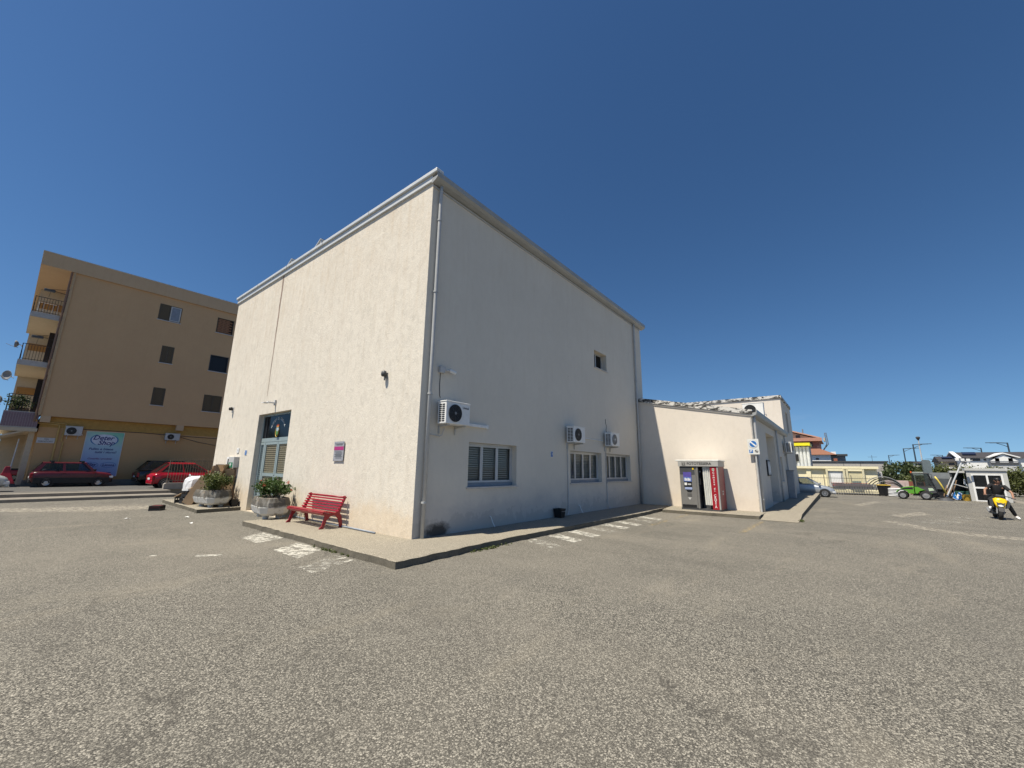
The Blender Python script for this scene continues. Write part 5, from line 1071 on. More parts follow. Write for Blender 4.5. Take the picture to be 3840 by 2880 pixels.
# ------------------------------------------------------------------ shopping trolleys nested in a row, bin, sacks, pipes
def trolley():
    t = thing('shopping_trolley', 'wire shopping trolley nested in the long row by the fence', 'trolley', (0,0,0), group='nested shopping trolleys')
    w = MB(); a, b = .42, .26
    for z, s in ((.95,1.0),(.72,.93),(.50,.86)):
        for y in (-b*s, b*s): w.box(-a*s,a,y-.006,y+.006,z-.006,z+.006)
        for x in (-a*s, a): w.box(x-.006,x+.006,-b*s,b*s,z-.006,z+.006)
    for k in range(9):
        x = -a+.1*k
        for y in (-b, b): w.cyl((x*.95,y*.87,.5),(x,y,.95),.017,n=4)
    for k in range(5):
        for x in (-a, a): w.cyl((x*.9,(-b+k*b/2)*.87,.5),(x,-b+k*b/2,.95),.017,n=4)
    for k in range(6): w.box(-a*.86,a*.9,-b*.8+k*b*.32-.008,-b*.8+k*b*.32+.008,.49,.505)
    w.build('basket', m_mgrey, t)
    MB().cyl((a+.12,-b,1.02),(a+.12,b,1.02),.02,n=6).build('handle', m_red, t); MB().box(a-.02,a+.0,-b,b,.78,.92).build('advert_panel', M('trolley_panel', (.40,.12,.12), .5), t); MB().box(a-.14,a-.12,-b*.8,b*.8,.56,.78).build('child_seat', m_dgrey, t)
    f = MB()
    for y in (-.22,.22): f.tube([(a+.1,y,1.0),(a,y,.45),(a-.05,y,.12),(-a,y*.7,.12)], .02, 5)
    MB().box(-a*.9,a*.8,-.2,.2,.24,.26).build('lower_tray', m_dgrey, t)
    f.build('chassis', m_mgrey, t)
    me = MB().lathe([(.02,-.015),(.06,-.015),(.06,.015),(.02,.015)], (0,0,0), 'y', 10).mesh('castor', m_rubber)
    for x, y in ((a-.05,.22),(a-.05,-.22),(-a,.15),(-a,-.15)): piece('castor', me, t, (x,y,.06)); 
    return t
tr0 = trolley(); NT_ = 15
dirv = Vector((1.2,-2.6,0)).normalized()
for i in range(NT_):
    p = Vector((42.55,-7.25,0))+dirv*i*.195; o = tr0 if i == 0 else dup(tr0); o.location = (p.x, p.y, gh(p.x)); o.rotation_euler = (0,0,math.atan2(dirv.y, dirv.x)+math.pi)
    o['label'] = 'wire shopping trolley nested in the long row by the fence'
tr0['label'] = 'wire shopping trolley standing open at the car end of the nested row'
t = thing('wheelie_bin', 'black plastic bin with a yellow lid edge next to the white sacks', 'bin', (42.4,-10.25,gh(42.4)), R(-60)); MB().loft([[(x*s,y*s*.9,z) for x, y in ((-1,-1),(1,-1),(1,1),(-1,1))] for s, z in ((.27,.06),(.33,.85),(.35,.85),(.35,.9))]).build('body', m_black, t, fix=True); MB().box(-.36,.36,-.32,.34,.9,.97).build('lid', M('yellow_rag', (.60,.40,.05), .7), t, bevel=.02)
for x in (-.24,.24): MB().cyl((x-.03,.28,.09),(x+.03,.28,.09),.09,n=10).build('wheel', m_rubber, t)
for i in range(6):
    for j in range(2):
        rnd = random.Random(i*7+j); rings = []
        for u in (-.5,-.44,-.3,0,.3,.44,.5):
            k = 1-abs(u*2)**6*.55; rings.append([(u*.62, .19*k*math.cos(a)*rnd.uniform(.93,1.07), .062*k*math.sin(a)*rnd.uniform(.9,1.1)) for a in [2*math.pi*q/10 for q in range(10)]])
        o = MB().loft(rings).build('cement_sack', m_bag, None, smooth=True); o.location = (42.3-j*.1, -10.75-j*.42, gh(42.3)+.07+i*.118); o.rotation_euler = (0,0,R(80+rnd.uniform(-6,6)))
        tag(o, ('white filled sack at the top of the pile beside the bin','white filled sack at the top of the pile beside the green sweeper')[j] if i == 5 else 'white filled sack lying inside the pile beside the bin', 'sack', 'piled white sacks')
for k in range(7):
    r = 1.15-.09*k; ox = random.uniform(-.1,.1)
    single(MB().tube([(43.6+.25*k+ox, -10.3-r*1.25*math.cos(R(a))-.12*k, gh(43)+.1+r*1.35*math.sin(R(a))) for a in range(8, 173, 12)], .035, 6), 'corrugated_pipe', m_black if k % 3 else m_mgrey, 'black flexible pipe bent in an arch behind the bin', 'pipe', group='arched flexible pipes')

# ------------------------------------------------------------------ green sweeper
sw_ = thing('green_sweeper', 'compact green articulated sweeper with a glazed black cab', 'sweeper', (38.3, -11.75, gh(38.3)), R(-90-9))
gp_ = M('lime_green_paint', (.10,.30,.03), .35, 0, .05)
def sidep(pts, y0, y1, m, nm, bev=.02): return MB().prism(pts, 'y', y0, y1).build(nm, m, sw_, bevel=bev)
for y in (-.50, .50):
    wheel(sw_, -.66, y, .29, .22, cover=True, rimm=m_mgrey); wheel(sw_, .60, y, .32, .24, cover=True, rimm=m_mgrey)
sidep([(-1.05,.45),(-.98,.62),(-.55,.90),(-.1,.98),(.0,.96),(0,.42),(-.32,.42),(-.42,.62),(-.62,.70),(-.85,.66),(-.98,.5)], -.48, .48, gp_, 'rear_hood'); sidep([(-.85,.70),(-.5,.86),(-.05,.90),(-.05,.74),(-.55,.74)], -.486, .486, m_black, 'hood_vent', 0)
sidep([(.05,.98),(.22,.98),(.70,.70),(1.0,.50),(.92,.46),(.75,.64),(.52,.70),(.30,.62),(.18,.44),(.05,.44)], -.48, .48, gp_, 'front_fender'); sidep([(-.1,.28),(.25,.28),(.25,.45),(-.1,.45)], -.3, .3, m_black, 'articulation', 0); sidep([(.25,.35),(1.25,.35),(1.3,.48),(.95,.55),(.3,.6)], -.42, .42, m_black, 'chassis')
sidep([(-.02,1.92),(.0,1.98),(.15,2.0),(.88,1.99),(.95,1.94),(.9,1.9)], -.50, .50, m_dgrey, 'cab_roof')
for y in (-.47,.47):
    for a, b in (((.05,.95),(.0,1.92)), ((1.22,.55),(.86,1.92)), ((.05,.98),(1.15,.98)) ): MB().tube([(a[0],y,a[1]),(b[0],y,b[1])], .03, 6).build('cab_frame', m_black, sw_)
    MB().face([(.07,y,1.0),(1.08,y,1.0),(.85,y,1.9),(.03,y,1.9)]).build('side_window', m_carg, sw_); MB().prism([(.15,.98),(1.15,.98),(1.25,.55),(.95,.5)], 'y', y-.012, y+.012).build('door_lower', m_dgrey, sw_)
    MB().prism([(.78,.88),(1.0,.88),(1.08,.72),(.8,.66)], 'y', y*1.03-.005, y*1.03+.005).build('decal', M('pale_decal', (.45,.55,.40), .5), sw_)
MB().face([(1.24,-.46,.6),(1.24,.46,.6),(.87,.46,1.9),(.87,-.46,1.9)]).build('windscreen', m_carg, sw_); MB().face([(.03,-.46,1.0),(.03,.46,1.0),(.0,.46,1.9),(.0,-.46,1.9)]).build('rear_window', m_carg, sw_)
MB().box(.2,.55,-.25,.25,.55,1.3).build('seat', m_black, sw_, bevel=.05); MB().tube([(.95,0,.8),(.85,0,1.2)], .025, 6).build('steering_column', m_black, sw_); MB().box(-.06,.02,-.2,-.1,1.95,2.1).build('beacon', M('orange_lamp', (.6,.12,.02), .4), sw_); MB().tube([(.95,-.5,1.9),(1.1,-.62,1.85),(1.1,-.62,1.7)], .015, 5).build('mirror_arm', m_black, sw_); MB().box(1.06,1.1,-.72,-.56,1.45,1.72).build('mirror', m_black, sw_)
for y in (-.35,.35): MB().lathe([(0,.22),(.22,.2),(.42,.02),(.44,.0)], (1.55,y,0), n=20).build('brush', m_dgrey, sw_)
MB().box(1.1,1.5,-.35,.35,.22,.34).build('brush_arm', m_black, sw_)
single(MB().tube([(38.5,-13.0,1.5),(38.5,-13.12,1.25),(38.5,-13.25,.9),(38.5,-13.45,.25)], .055, 8), 'yellow_tube', M('yellow_tube', (.66,.52,.10), .5), 'bent yellow tube leaning beside the green sweeper', 'tube', smooth=True)

# ------------------------------------------------------------------ leaning light mast, container, kiosk and junk
mt = thing('leaning_mast', 'long grey aluminium mast with a flood light head leaning on the kiosk', 'mast', (38.6,-13.45,gh(38.6)))
MB().tube([(0,0,.25),(.4,-1.15,2.75)], .05, 8).build('tube', m_alu, mt); MB().tube([(.1,-.5,1.2),(.25,-1.2,.95)], .03, 6).build('strut', m_lgrey, mt); MB().tube([(.1,-.1,.9),(.2,-.45,1.7)], .03, 6).build('strut', m_lgrey, mt)
for dy, dz in ((-.1,.12),(.18,.15),(-.38,.1)): MB().box(.35,.5,-1.25+dy,-1.05+dy,2.75+dz,2.95+dz).build('lamp_head', m_white, mt, bevel=.02)
MB().tube([(.4,-1.15,2.8),(.4,-1.75,2.95)], .025, 6).build('cross_arm', m_lgrey, mt)
for y in (-.1,.12): MB().cyl((-.04,y,.09),(.04,y,.09),.09,n=10).build('wheel', m_rubber, mt)
co = thing('steel_container', 'dark grey steel hopper standing behind the leaning mast', 'container', (41.2,-13.9,gh(41)), R(-35)); m_hop = M('hopper_grey', (.09,.10,.105), .6, .2, .15, 3)
MB().prism([(-.9,.75),(.9,.75),(.9,2.0),(-.4,2.05),(-.9,1.6)], 'y', -.7, .7).build('hopper', m_hop, co, bevel=.03); MB().box(-.8,.8,-.6,.6,.12,.75).build('base', m_black, co)
for k in range(3): MB().box(-.85+k*.8,-.79+k*.8,-.73,-.701,.78,1.6).build('rib', m_hop, co)
single(MB().box(41.9,42.4,-13.35,-12.85,gh(42),2.75).box(41.95,42.35,-13.3,-12.9,2.75,2.82), 'grey_tank', M('slate_tank', (.12,.15,.16), .6), 'upright slate grey tank behind the sweeper', 'tank')
kx = Vector((-.10,-.995,0)).normalized(); ka = math.atan2(kx.y, kx.x)
kk = thing('site_kiosk', 'small grey cabin with a white glazed double door', 'cabin', (39.72,-14.85,gh(39.7)), ka)
m_kio = M('kiosk_grey', (.44,.44,.42), .7, 0, .06)
kw, kd, kh = 1.98, 2.1, 2.38
MB().box(0,.22,0,.06,0,kh-.18).box(kw-.22,kw,0,.06,0,kh-.18).box(0.22,kw-.22,0,.06,kh-.42,kh-.18).build('front_wall', m_kio, kk)
MB().box(0,.06,.06,kd,0,kh-.18).build('side_wall', m_kio, kk); MB().box(kw-.06,kw,.06,kd,0,kh-.18).build('side_wall', m_kio, kk); MB().box(.06,kw-.06,kd-.06,kd,0,kh-.18).build('back_wall', m_kio, kk); MB().box(-.06,kw+.06,-.08,kd+.05,kh-.18,kh).build('roof', m_kio, kk, bevel=.02); MB().box(0,kw,.06,kd,0,.05).build('floor', m_dgrey, kk)
d_ = MB()
for q in ((.22,.32,0,1.96),(kw-.32,kw-.22,0,1.96),(.32,kw-.32,1.88,1.96),(.32,kw-.32,.92,1.04),(kw/2-.05,kw/2+.05,1.04,1.88),(.32,kw-.32,0,.08)): d_.box(q[0],q[1],-.03,.05,q[2],q[3])
dr = d_.build('double_door', m_white, kk)
for q in ((.32,kw/2-.05,1.04,1.88),(kw/2+.05,kw-.32,1.04,1.88),(.32,kw-.32,.08,.92)): MB().face([(q[0],.01,q[2]),(q[1],.01,q[2]),(q[1],.01,q[3]),(q[0],.01,q[3])]).build('pane', glass('kiosk_glass', (.01,.012,.015), .35), dr)
for k in range(5): MB().box(.4+k*.3,.62+k*.3,1.0+.1*(k % 2),1.5,.05,.5+.2*(k % 3)).build('stored_goods', (m_wood, m_card, m_dgrey)[k % 3], kk)
MB().box(-.85,-.061,.1,kd,kh-.34,kh-.19).build('lean_to_roof', m_kio, kk); MB().box(-.82,-.76,.15,.21,0,kh-.34).build('lean_to_post', m_dgrey, kk); MB().box(-.82,-.06,kd-.1,kd-.05,0,kh-.34).build('lean_to_back', m_black, kk)
for k in range(4): single(MB().tube([(39.85+.12*k,-14.7-.02*k,1.35),(39.83+.12*k,-14.72,1.0),(39.80+.12*k,-14.85,.8)], .035, 6), 'hanging_tool', m_bag, 'pale glove like tool hanging on the shaded kiosk side', 'tool', group='tools hanging on the kiosk side')
t = thing('round_road_sign', 'round blue direction sign with a white arrow leaning beside the kiosk', 'sign', (39.7,-14.15,gh(39.7)+.02), R(-115)); t.rotation_euler = (R(-8),0,R(-115))
MB().lathe([(0,-.02),(.31,-.02),(.31,0),(0,0)], (0,0,.32), 'y', 28).build('disc', m_blue, t); MB().prism([(-.05,.12),(.05,.12),(.05,.33),(.13,.33),(0,.54),(-.13,.33),(-.05,.33)], 'y', -.026, -.021).build('arrow', m_white, t)
MB().lathe([(.285,-.023),(.305,-.023),(.305,-.0205),(.285,-.0205)], (0,0,.32), 'y', 28).build('rim', m_white, t)
t = thing('yellow_bucket', 'dirty yellow bucket between the round sign and the kiosk', 'bucket', (39.35,-14.55,gh(39.3))); MB().lathe([(0,0),(.19,0),(.24,.42),(.25,.42),(.25,.44),(.22,.44),(.18,.03)], n=16).build('bucket', M('dirty_yellow', (.38,.24,.03), .6, 0, .3), t); MB().tube([(-.24,0,.42),(-.15,-.2,.36),(.15,-.2,.36),(.24,0,.42)], .008, 5).build('handle', m_dgrey, t)
t = thing('green_crate', 'dark green tool chest behind the yellow bucket', 'chest', (39.9,-14.45,gh(39.9)), ka); MB().box(-.35,.35,-.2,.2,0,.6).build('chest', M('bottle_green', (.01,.06,.045), .6), t, bevel=.03); MB().box(-.36,.36,-.21,.21,.6,.68).build('lid', M('bottle_green', (0,0,0)), t, bevel=.02)
for k in range(4):
    single(MB().tube([(38.5+.12*k,-13.2-.16*k,gh(38.5)),(38.62+.14*k,-13.42-.18*k,.45+.1*(k % 2)),(38.75+.15*k,-13.6-.2*k,.9+.12*k)], .03, 6), 'timber_pole', m_wood, ('reddish board leaning by the mast foot','short brown pole leaning behind the mast foot','brown pole leaning near the round sign','long brown handle leaning on the kiosk side')[k], 'pole')
single(MB().box(39.5,42.4,-9.9,-7.0,0,.001).move((0,0,-5)), 'drain_plate', m_dgrey, 'metal plate', 'plate') if False else None

# ------------------------------------------------------------------ street lamps, houses, hedges and trees far right
def lamp(label, x, y, z, s):
    t = thing('street_lamp', label, 'street lamp', (x, y, gh(x)), group='street lamps along the far road'); H = z-gh(x); a = M('lamp_steel', (.05,.07,.09), .5, .3)
    MB().tube([(0,0,0),(0,0,H*.5),(0,0,H)], [.17,.14,.12], 8).build('pole', a, t); MB().tube([(0,0,H-.1),(0,s*1.2,H),(0,s*2.4,H+.02)], .09, 6).build('arm', a, t); MB().tube([(0,0,H-.9),(0,s*.5,H-.55),(0,s*1.5,H-.05)], .06, 6).build('brace', a, t); MB().box(-.15,.15,min(s*2.2,s*3.0),max(s*2.2,s*3.0),H-.02,H+.10).build('lamp_head', a, t, bevel=.03)
for i, (x, y) in enumerate(((122.5,-34.8),(145.8,-35.3),(200.2,-35.9),(253.5,-40.7),(272.1,-40.9))): lamp(('street lamp in front of the gable of the white terrace','street lamp in front of the white terrace wall','street lamp beside the end roof of the terrace','farther street lamp of the row beyond the slate tank','farthest street lamp of the row beyond the slate tank')[i], x, y, 8.2, 1)
for i, (x, y) in enumerate(((122.6,-20.9),(143.3,-21.1),(198.1,-21.8))): lamp(('street lamp rising above the dark roofed far house','street lamp rising above the hedge left of the far house','small street lamp above the round dark tree')[i], x, y, 8.2, -1)
t = thing('flood_mast', 'tall thin pale mast with a dark round head above the hedge', 'mast', (135,-23.3,gh(135))); MB().tube([(0,0,0),(0,0,5),(0,0,10.2)], [.18,.14,.09], 8).build('pole', m_lgrey, t); MB().lathe([(0,10.2),(.12,10.2),(.4,10.7),(.42,10.95),(.2,11.1),(0,11.1)], n=14).build('head', m_dgrey, t)
m_slate = M('slate_roof', (.045,.042,.045), .8, 0, .15)
th_ = thing('white_terrace', 'long white terraced house with slate roof, gables and roof solar panels', 'house', (103,-28,-.41), w=True)
MB().box(102,112,-42,-24.2,-.45,4.65).build('wall', m_white, th_); MB().prism([(101.6,4.6),(107,5.75),(112.4,4.6)], 'y', -42, -24.6).build('roof', m_slate, th_); MB().prism([(101.5,4.5),(101.5,4.65),(107,5.9),(112.5,4.65),(112.5,4.5),(107,5.72)], 'y', -24.6, -24.0).build('verge', m_white, th_)
MB().prism([(-27.8,4.0),(-29.4,5.2),(-31.0,4.0)], 'x', 100.9, 106).build('gable', m_white, th_)
MB().prism([(-27.7,4.55),(-27.5,4.65),(-29.4,5.45),(-31.3,4.65),(-31.1,4.55),(-29.4,5.25)], 'x', 100.7, 106).build('verge', m_white, th_); MB().box(100.95,102,-30.9,-27.9,-.4,4.0).build('balcony_front', m_lgrey, th_); MB().box(100.85,100.95,-31,-27.8,3.4,3.75).build('balcony_rail', m_dgrey, th_)
for a, b, c, d in ((-25.7,-26.9,4.05,4.5),(-27.3,-27.6,4.1,4.4),(-24.5,-25.2,3.6,4.6),(-32.2,-33.2,3.7,4.4)): MB().box(101.96,101.999,b,a,c,d).build('window', m_dgrey, th_)
for a, b in ((-28.4,-28.9),(-29.9,-30.4)): MB().box(100.9,100.949,b,a,3.75,4.5).build('window', m_dgrey, th_)
MB().obox((104,-26,5.45), (0,1,0), (.9,0,.42), (-.42,0,.9), .85, .5, .04).build('solar_panel', M('solar_blue', (.02,.025,.05), .3), th_)
t2 = thing('cream_house', 'cream end house with slate roof next to the white terrace', 'house', (104,-23,-.41), w=True)
MB().box(103.5,111,-24.1,-22.2,-.45,4.0).build('wall', m_cream, t2); MB().prism([(103,3.95),(107,5.0),(111.5,3.95)], 'y', -24.1, -21.9).build('roof', m_slate, t2); MB().box(103.45,103.499,-23.9,-23.2,3.3,3.7).build('window', m_dgrey, t2); MB().box(103.3,103.5,-24.0,-22.3,2.7,2.95).build('balcony', m_white, t2)
MB().obox((105,-23.3,4.75), (0,1,0), (.9,0,.3), (-.3,0,.9), .7, .4, .04).build('solar_panel', M('solar_blue',(0,0,0)), t2)
t3 = thing('far_house', 'small far white house with a dark flat roof above the hedge', 'house', (104,-19,-.41), w=True); MB().box(104,110,-19.8,-18.1,-.45,3.8).build('wall', m_white, t3); MB().box(103.7,110.3,-20.2,-17.6,3.8,4.0).build('roof', m_slate, t3); MB().box(103.96,104,-19.6,-19.1,3.2,3.6).build('window', m_dgrey, t3)
def tree(name, label, cat, loc, rad, n, size, mat, trunk=.12, clumps=40, tall=1.0, group=None):
    t = thing(name, label, cat, loc, 0, group)
    tk = MB().tube([(0,0,0),(.05,.03,tall*.5),(0,.0,tall)], [trunk,trunk*.8,trunk*.5], 7)
    for k in range(6): a = k*1.05+random.random(); tk.tube([(0,0,tall*.7),(rad[0]*.35*math.cos(a),rad[1]*.35*math.sin(a),tall+rad[2]*.1),(rad[0]*.7*math.cos(a),rad[1]*.7*math.sin(a),tall+rad[2]*.5)], [trunk*.5,trunk*.3,.01], 5)
    tk.build('trunk', m_stem, t); leaves(MB(), (0,0,tall+rad[2]*.55), rad, n, size, clumps, core=.45).build('crown', mat, t); return t
tree('round_tree', 'round dark green tree behind the end of the yellow building', 'tree', (60,-12.8,-.41), (2.6,1.9,1.35), 5200, .26, m_leafC, clumps=50, tall=1.0)
tree('round_tree', 'dark green tree close behind the grey parapet end', 'tree', (62,-14.6,-.41), (2.4,1.3,1.3), 3600, .26, m_leafC, clumps=36, tall=.9)
hs = [(58,-15.8,1.5,'olive hedge bush beside the round dark trees'),(57,-17.8,1.4,'leafy hedge bush behind the sweeper cab'),(57,-19.6,1.45,'leafy hedge bush behind the slate tank'),(57,-21.4,1.25,'leafy hedge bush behind the leaning mast'),(56,-23.2,1.35,'hedge bush above the kiosk roof'),(55,-25.2,1.5,'hedge bush behind the kiosk corner'),(53,-27.0,1.6,'hedge bush right behind the cabin side'),(50,-28.0,1.7,'broad hedge bush beyond the cabin'),(46,-27.0,1.6,'dark hedge bush past the cabin by the kerb'),(50,-21.6,1.2,'low dark bush close behind the cabin'),(48,-24.0,1.3,'dark bush behind the cabin towards the kerb'),(54,-14.2,.9,'low bush in front of the dark round trees'),(52,-16.5,.8,'low bush behind the white sack pile')]
for x, y, h, lab in hs: tree('hedge_bush', lab, 'hedge', (x,y,gh(x)), (1.8,1.8,h*.85), 2800, .20, m_leafD, .06, 40, h*.65, 'hedge bushes along the yard edge')
for k, (x, y, lab) in enumerate(((-9.5,46,'dark tree at the street corner beyond the shop awning'),(-14,52,'tall dark tree past the shop awning'),(-19,60,'far dark tree down the side street'))): tree('street_tree', lab, 'tree', (x,y,.28), (3,3,2.4), 3500, .35, m_leafC, .18, 40, 2.2)
t = thing('low_orange_wall', 'low reddish brick wall behind the hedge and sweeper', 'wall', (52,-17,gh(52))); MB().box(0,.25,-1.5,5.5,0,1.25).build('wall', M('reddish_brick', (.20,.07,.045), .9, 0, .25, 9), t)
single(MB().box(44.5,44.56,-13.6,-12.4,1.55,1.85).cyl((44.53,-12.5,gh(44)),(44.53,-12.5,1.6),.03,n=6), 'direction_sign', M('pale_green_sign', (.42,.46,.40), .6), 'pale blank direction sign above the sweeper cab', 'sign')
struct(MB().box(20,36,-17.6,-16.6,-.35,-.10).box(36,90,-17.8,-17.0,-.5,-.22).build('kerb', m_step))

# ------------------------------------------------------------------ rider on a yellow scooter (local x forward)
sp0 = Vector((19.27,-12.23,gh(19.3))); hd = math.atan2(CAM.y-sp0.y, CAM.x-sp0.x)+R(6)
sc = thing('motor_scooter', 'yellow and black motor scooter leaning into a turn', 'scooter', sp0, hd); sc.rotation_euler = Matrix.Rotation(hd, 4, 'Z').to_euler(); LEAN = R(-9)
sc.rotation_euler = (Matrix.Rotation(hd, 4, 'Z') @ Matrix.Rotation(LEAN, 4, 'X')).to_euler()
m_syel = M('scooter_yellow', (.78,.50,.01), .3, 0, .03)
def cy_wheel(x, r, w): 
    ty = MB().lathe([(r*.6,-w/2),(r*.85,-w/2),(r,-w*.15),(r,w*.15),(r*.85,w/2),(r*.6,w/2)], (x,0,r), 'y', 24).build('wheel', m_rubber, sc, smooth=True); MB().lathe([(.03,-w*.35),(r*.6,-w*.3),(r*.6,w*.3),(.03,w*.35)], (x,0,r), 'y', 16).build('rim', m_mgrey, ty)
cy_wheel(0,.235,.12); cy_wheel(-1.22,.235,.12)
for y in (-.085,.085): MB().tube([(0,y,.235),(-.14,y,.62)], .022, 8).build('fork', m_mgrey, sc)
MB().loft([[(x+.02,y,z) for y in (-.065,.065)]+[(x-.0,y,z+.02) for y in (.065,-.065)] for x, z in ((.2,.33),(.1,.47),(-.03,.49),(-.17,.42))]).build('mudguard', m_black, sc, fix=True)
# front shield: outline lofted with curvature
def shield(o, sc_, dep): return [(o[0]+dep-.35*abs(y)*abs(y)*6*sc_, y, z) for y, z in ()]
pts = [(-.20,.78),(-.12,.84),(0,.86),(.12,.84),(.20,.78),(.15,.60),(.10,.46),(0,.44),(-.10,.46),(-.15,.60)]
ring = lambda dx, k: [(-.02-(z-.44)*.30+dx-1.6*y*y*1.0, y*k, .65+(z-.65)*k) for y, z in pts]
MB().loft([ring(-.16,.95), ring(-.04,1.0), ring(.02,.93), ring(.05,.6)]).build('front_shield', m_syel, sc, smooth=True, fix=True)
MB().prism([(-.12,.70),(-.06,.66),(0,.68),(.06,.66),(.12,.70),(.09,.56),(0,.52),(-.09,.56)], 'x', .0, .012).xf(Matrix.Rotation(R(-10),4,'Y')).move((.12,0,.0)).build('headlight', m_dgrey, sc); MB().prism([(-.08,.56),(0,.60),(.08,.56),(.05,.53),(0,.515),(-.05,.53)], 'x', .013, .02).xf(Matrix.Rotation(R(-10),4,'Y')).move((.12,0,.0)).build('headlight_lens', m_white, sc)
for s in (-1,1): MB().prism([(s*.15,.45),(s*.24,.50),(s*.27,.70),(s*.20,.80)][::s], 'x', -.30, -.14).build('leg_shield', m_dgrey, sc)
MB().box(-.85,-.25,-.17,.17,.26,.34).build('floorboard', m_black, sc, bevel=.03); MB().box(-1.45,-.72,-.16,.16,.36,.66).build('rear_body', m_black, sc, bevel=.06); MB().box(-1.42,-.68,-.15,.15,.66,.76).build('seat', m_dgrey, sc, bevel=.045); MB().box(-1.3,-.95,-.14,.14,.15,.36).build('engine', m_mgrey, sc, bevel=.03); MB().tube([(-1.0,-.17,.2),(-1.5,-.19,.32)], .045, 8).build('exhaust', m_mgrey, sc); MB().box(-1.62,-1.42,-.07,.07,.5,.62).build('tail_light', m_red, sc)
MB().tube([(-.14,0,.62),(-.22,0,.92)], .03, 8).build('steering_stem', m_black, sc); MB().tube([(-.36,-.34,.90),(-.26,-.20,.93),(-.20,0,.93),(-.26,.20,.93),(-.36,.34,.90)], .016, 8).build('handlebar', m_black, sc); MB().box(-.26,-.14,-.12,.12,.86,.97).build('instrument_pod', m_dgrey, sc, bevel=.03)
for s in (-1,1): MB().tube([(-.36,s*.34,.90),(-.41,s*.42,.885)], .021, 8).build('grip', m_rubber, sc); MB().tube([(-.27,s*.25,.92),(-.19,s*.32,.90),(-.22,s*.40,.89)], .006, 5).build('brake_lever', m_chrome, sc)
# rider
pe = thing('person', 'rider in black shirt, sunglasses and white shoes on the yellow scooter', 'person', sp0, hd)
def skin(name, verts, edges, rad, mat, parent, sub=2, root=0):
    me = bpy.data.meshes.new(name); me.from_pydata(verts, edges, []); me.materials.append(mat); o = bpy.data.objects.new(name, me); COL.objects.link(o); o.parent = parent
    md = o.modifiers.new('skin', 'SKIN'); md.use_smooth_shade = True
    for i, r in enumerate(rad): v = me.skin_vertices[0].data[i]; v.radius = (r, r) if not isinstance(r, tuple) else r; v.use_root = (i == root)
    s = o.modifiers.new('sub', 'SUBSURF'); s.levels = sub; s.render_levels = sub; return o
ly = lambda z: math.tan(-LEAN)*-z*-1                       # sideways shift of the leaning machine
def L_(x, y, z):                                           # scooter-frame point into the rider's upright frame
    v = Matrix.Rotation(LEAN, 4, 'X') @ Vector((x,y,z)); return (v.x, v.y, v.z)
pel, wai, che, nek, hed = L_(-.92,0,.86), L_(-.88,0,1.0), L_(-.82,0,1.24), L_(-.80,0,1.39), L_(-.76,0,1.47)
top = (hed[0]+.02, hed[1], hed[2]+.13)
shl, shr = L_(-.80,.185,1.32), L_(-.80,-.185,1.32); ell, elr = L_(-.62,.36,1.10), L_(-.62,-.36,1.10); hal, har = L_(-.40,.37,.905), L_(-.40,-.37,.905)
hil, hir = L_(-.88,.10,.82), L_(-.88,-.10,.82); knl, knr = L_(-.48,.25,.62), L_(-.50,-.23,.70); anl = (-.62,.50,.11); anr = L_(-.55,-.21,.43)
tol = (-.44,.56,.04); tor = L_(-.38,-.22,.37)
V = [pel,wai,che,nek,hed,top,shl,ell,hal,shr,elr,har,hil,knl,anl,tol,hir,knr,anr,tor]
E_ = [(0,1),(1,2),(2,3),(3,4),(4,5),(2,6),(6,7),(7,8),(2,9),(9,10),(10,11),(0,12),(12,13),(13,14),(14,15),(0,16),(16,17),(17,18),(18,19)]
Rd = [.12,.115,.135,.052,.088,.078,.055,.042,.030,.055,.042,.030,.085,.062,.042,.032,.085,.062,.042,.032]
skin('body', V, E_, Rd, m_skin, pe)
def lerp(a, b, t): return tuple(a[i]+(b[i]-a[i])*t for i in range(3))
skin('shirt', [lerp(pel,wai,.2),wai,che,lerp(che,nek,.55),shl,lerp(shl,ell,.75),shr,lerp(shr,elr,.75)], [(0,1),(1,2),(2,3),(2,4),(4,5),(2,6),(6,7)], [.14,.135,.16,.07,.085,.068,.085,.068], m_cloth, pe, 2, 2)
skin('trousers', [pel,hil,knl,lerp(knl,anl,.93),hir,knr,lerp(knr,anr,.93)], [(0,1),(1,2),(2,3),(0,4),(4,5),(5,6)], [.135,.10,.078,.06,.10,.078,.06], m_cloth, pe, 2, 0)
for a, b in ((anl,tol),(anr,tor)): skin('shoe', [lerp(a,b,-.25),lerp(a,b,.3),lerp(a,b,1.05)], [(0,1),(1,2)], [.05,.055,.042], m_white, pe, 1)
MB().lathe([(0,.085),(.05,.08),(.082,.055),(.095,.01),(.092,-.03),(.05,-.05)], (hed[0]-.022,hed[1],hed[2]+.092), n=18).build('hair', m_black, pe, smooth=True)
MB().box(hed[0]+.072,hed[0]+.094,hed[1]-.075,hed[1]+.075,hed[2]+.04,hed[2]+.078).build('sunglasses', m_gdark, pe, bevel=.012); MB().prism([(0,0),(.022,.0),(.008,.045)], 'y', -.011, .011).move((hed[0]+.078,hed[1],hed[2]+.0)).build('nose', m_skin, pe); MB().box(hed[0]+.072,hed[0]+.082,hed[1]-.028,hed[1]+.028,hed[2]-.035,hed[2]-.025).build('mouth', M('lips', (.25,.10,.08), .6), pe)
for s in (-1,1): MB().lathe([(0,-.008),(.022,-.006),(.022,.006),(0,.008)], (hed[0],hed[1]+s*.092,hed[2]+.05), 'y', 10).build('ear', m_skin, pe)
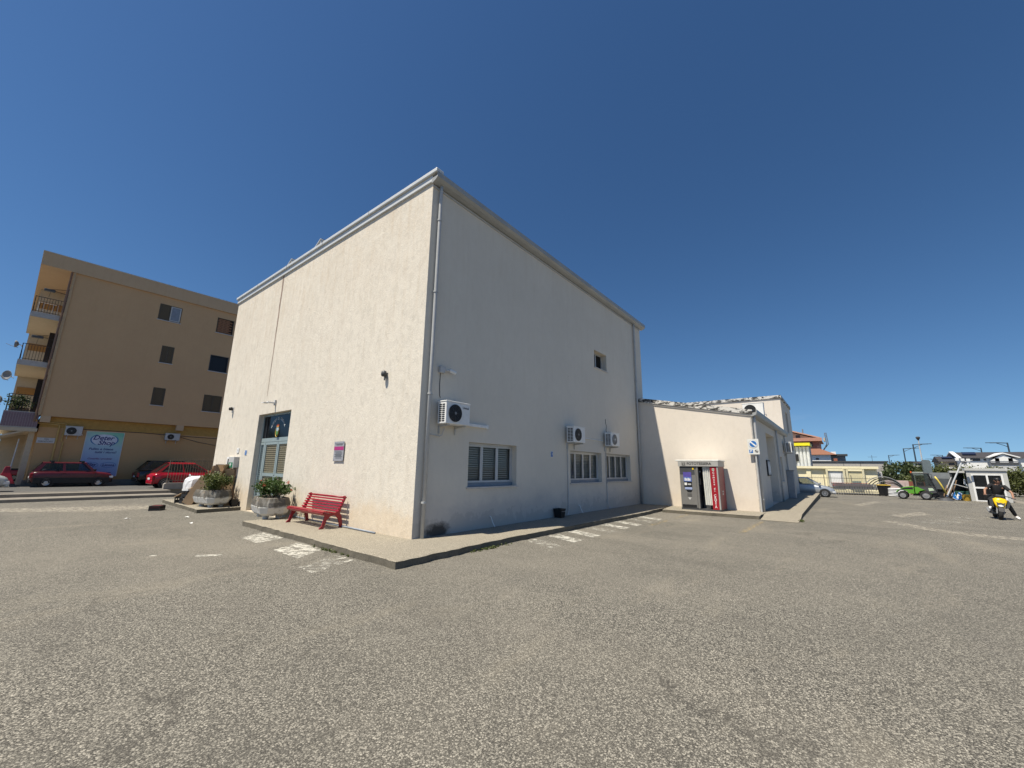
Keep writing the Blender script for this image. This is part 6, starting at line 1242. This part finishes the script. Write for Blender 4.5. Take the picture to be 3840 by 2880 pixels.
for hpos, s in ((hal,1),(har,-1)):
    for k in range(4):
        q = (hpos[0]+.03, hpos[1]+s*(-.03+.022*k), hpos[2]+.01); L0 = .03+.004*(k % 2)
        MB().tube([q,(q[0]+.035,q[1],q[2]+.004),(q[0]+.042,q[1],q[2]-.024),(q[0]+.015,q[1],q[2]-.036)], [.010,.010,.009,.007], 6).build('finger', m_skin, pe, smooth=True)
    MB().tube([(hpos[0],hpos[1]-s*.035,hpos[2]),(hpos[0]+.03,hpos[1]-s*.055,hpos[2]-.014),(hpos[0]+.045,hpos[1]-s*.045,hpos[2]-.026)], [.011,.010,.008], 6).build('thumb', m_skin, pe, smooth=True)
for k, (x, y, lab) in enumerate(((-2.2,7.2,'crumpled white paper scrap on the asphalt off the entrance'),(-1.9,8.9,'small pale litter scrap on the asphalt near the second planter'),(-3.2,9.6,'white litter scrap alone on the open asphalt'))):
    rr_ = random.Random(k); o = MB().face([(-.06,-.03,.008),(.05,-.04,.02+.01*rr_.random()),(.07,.04,.008),(-.04,.05,.03)]).face([(.05,-.04,.021),(.09,.0,.006),(.07,.04,.009)]).build('paper_scrap', m_white, None); o.location = (x,y,.004); o.rotation_euler = (0,0,rr_.uniform(0,6)); tag(o, lab, 'litter', 'paper scraps on the asphalt')
# far left street: red scooter and red marker by the shop
rs = thing('red_scooter', 'red scooter parked at the corner beyond the shop awning', 'scooter', (-6.3,33.5,.40), R(160))
for x in (0,-1.2): MB().lathe([(.12,-.06),(.22,-.06),(.24,0),(.22,.06),(.12,.06)], (x,0,.24), 'y', 18).build('wheel', m_rubber, rs)
MB().loft([[(-.02,y,.45) for y in (-.16,.16)]+[(-.12,y,.45) for y in (.16,-.16)],[(-.18,y,.95) for y in (-.2,.2)]+[(-.28,y,.95) for y in (.2,-.2)]]).build('front_shield', m_red, rs, bevel=.03, fix=True); MB().box(-1.5,-.75,-.17,.17,.38,.70).build('rear_body', m_red, rs, bevel=.08); MB().box(-1.45,-.75,-.15,.15,.70,.80).build('seat', m_black, rs, bevel=.04); MB().box(-.8,-.25,-.16,.16,.25,.33).build('floorboard', m_dgrey, rs); MB().tube([(-.3,-.33,1.02),(-.24,0,1.0),(-.3,.33,1.02)], .018, 6).build('handlebar', m_black, rs); MB().tube([(0,0,.24),(-.15,0,.6)], .04, 6).build('fork', m_mgrey, rs)
t = thing('red_marker', 'red tapered plastic barrier standing on the pavement by the shop', 'barrier', (-5.55,29.6,.40)); MB().loft([[(x*s,y*s*.7,z) for x, y in ((-1,-1),(1,-1),(1,1),(-1,1))] for s, z in ((.36,0),(.34,.12),(.16,.6),(.09,.95))]).build('body', m_red, t, bevel=.02, fix=True); MB().box(-.4,.4,-.3,.3,0,.04).build('base', m_red, t)
for w_ in WTHINGS: del w_['_w']
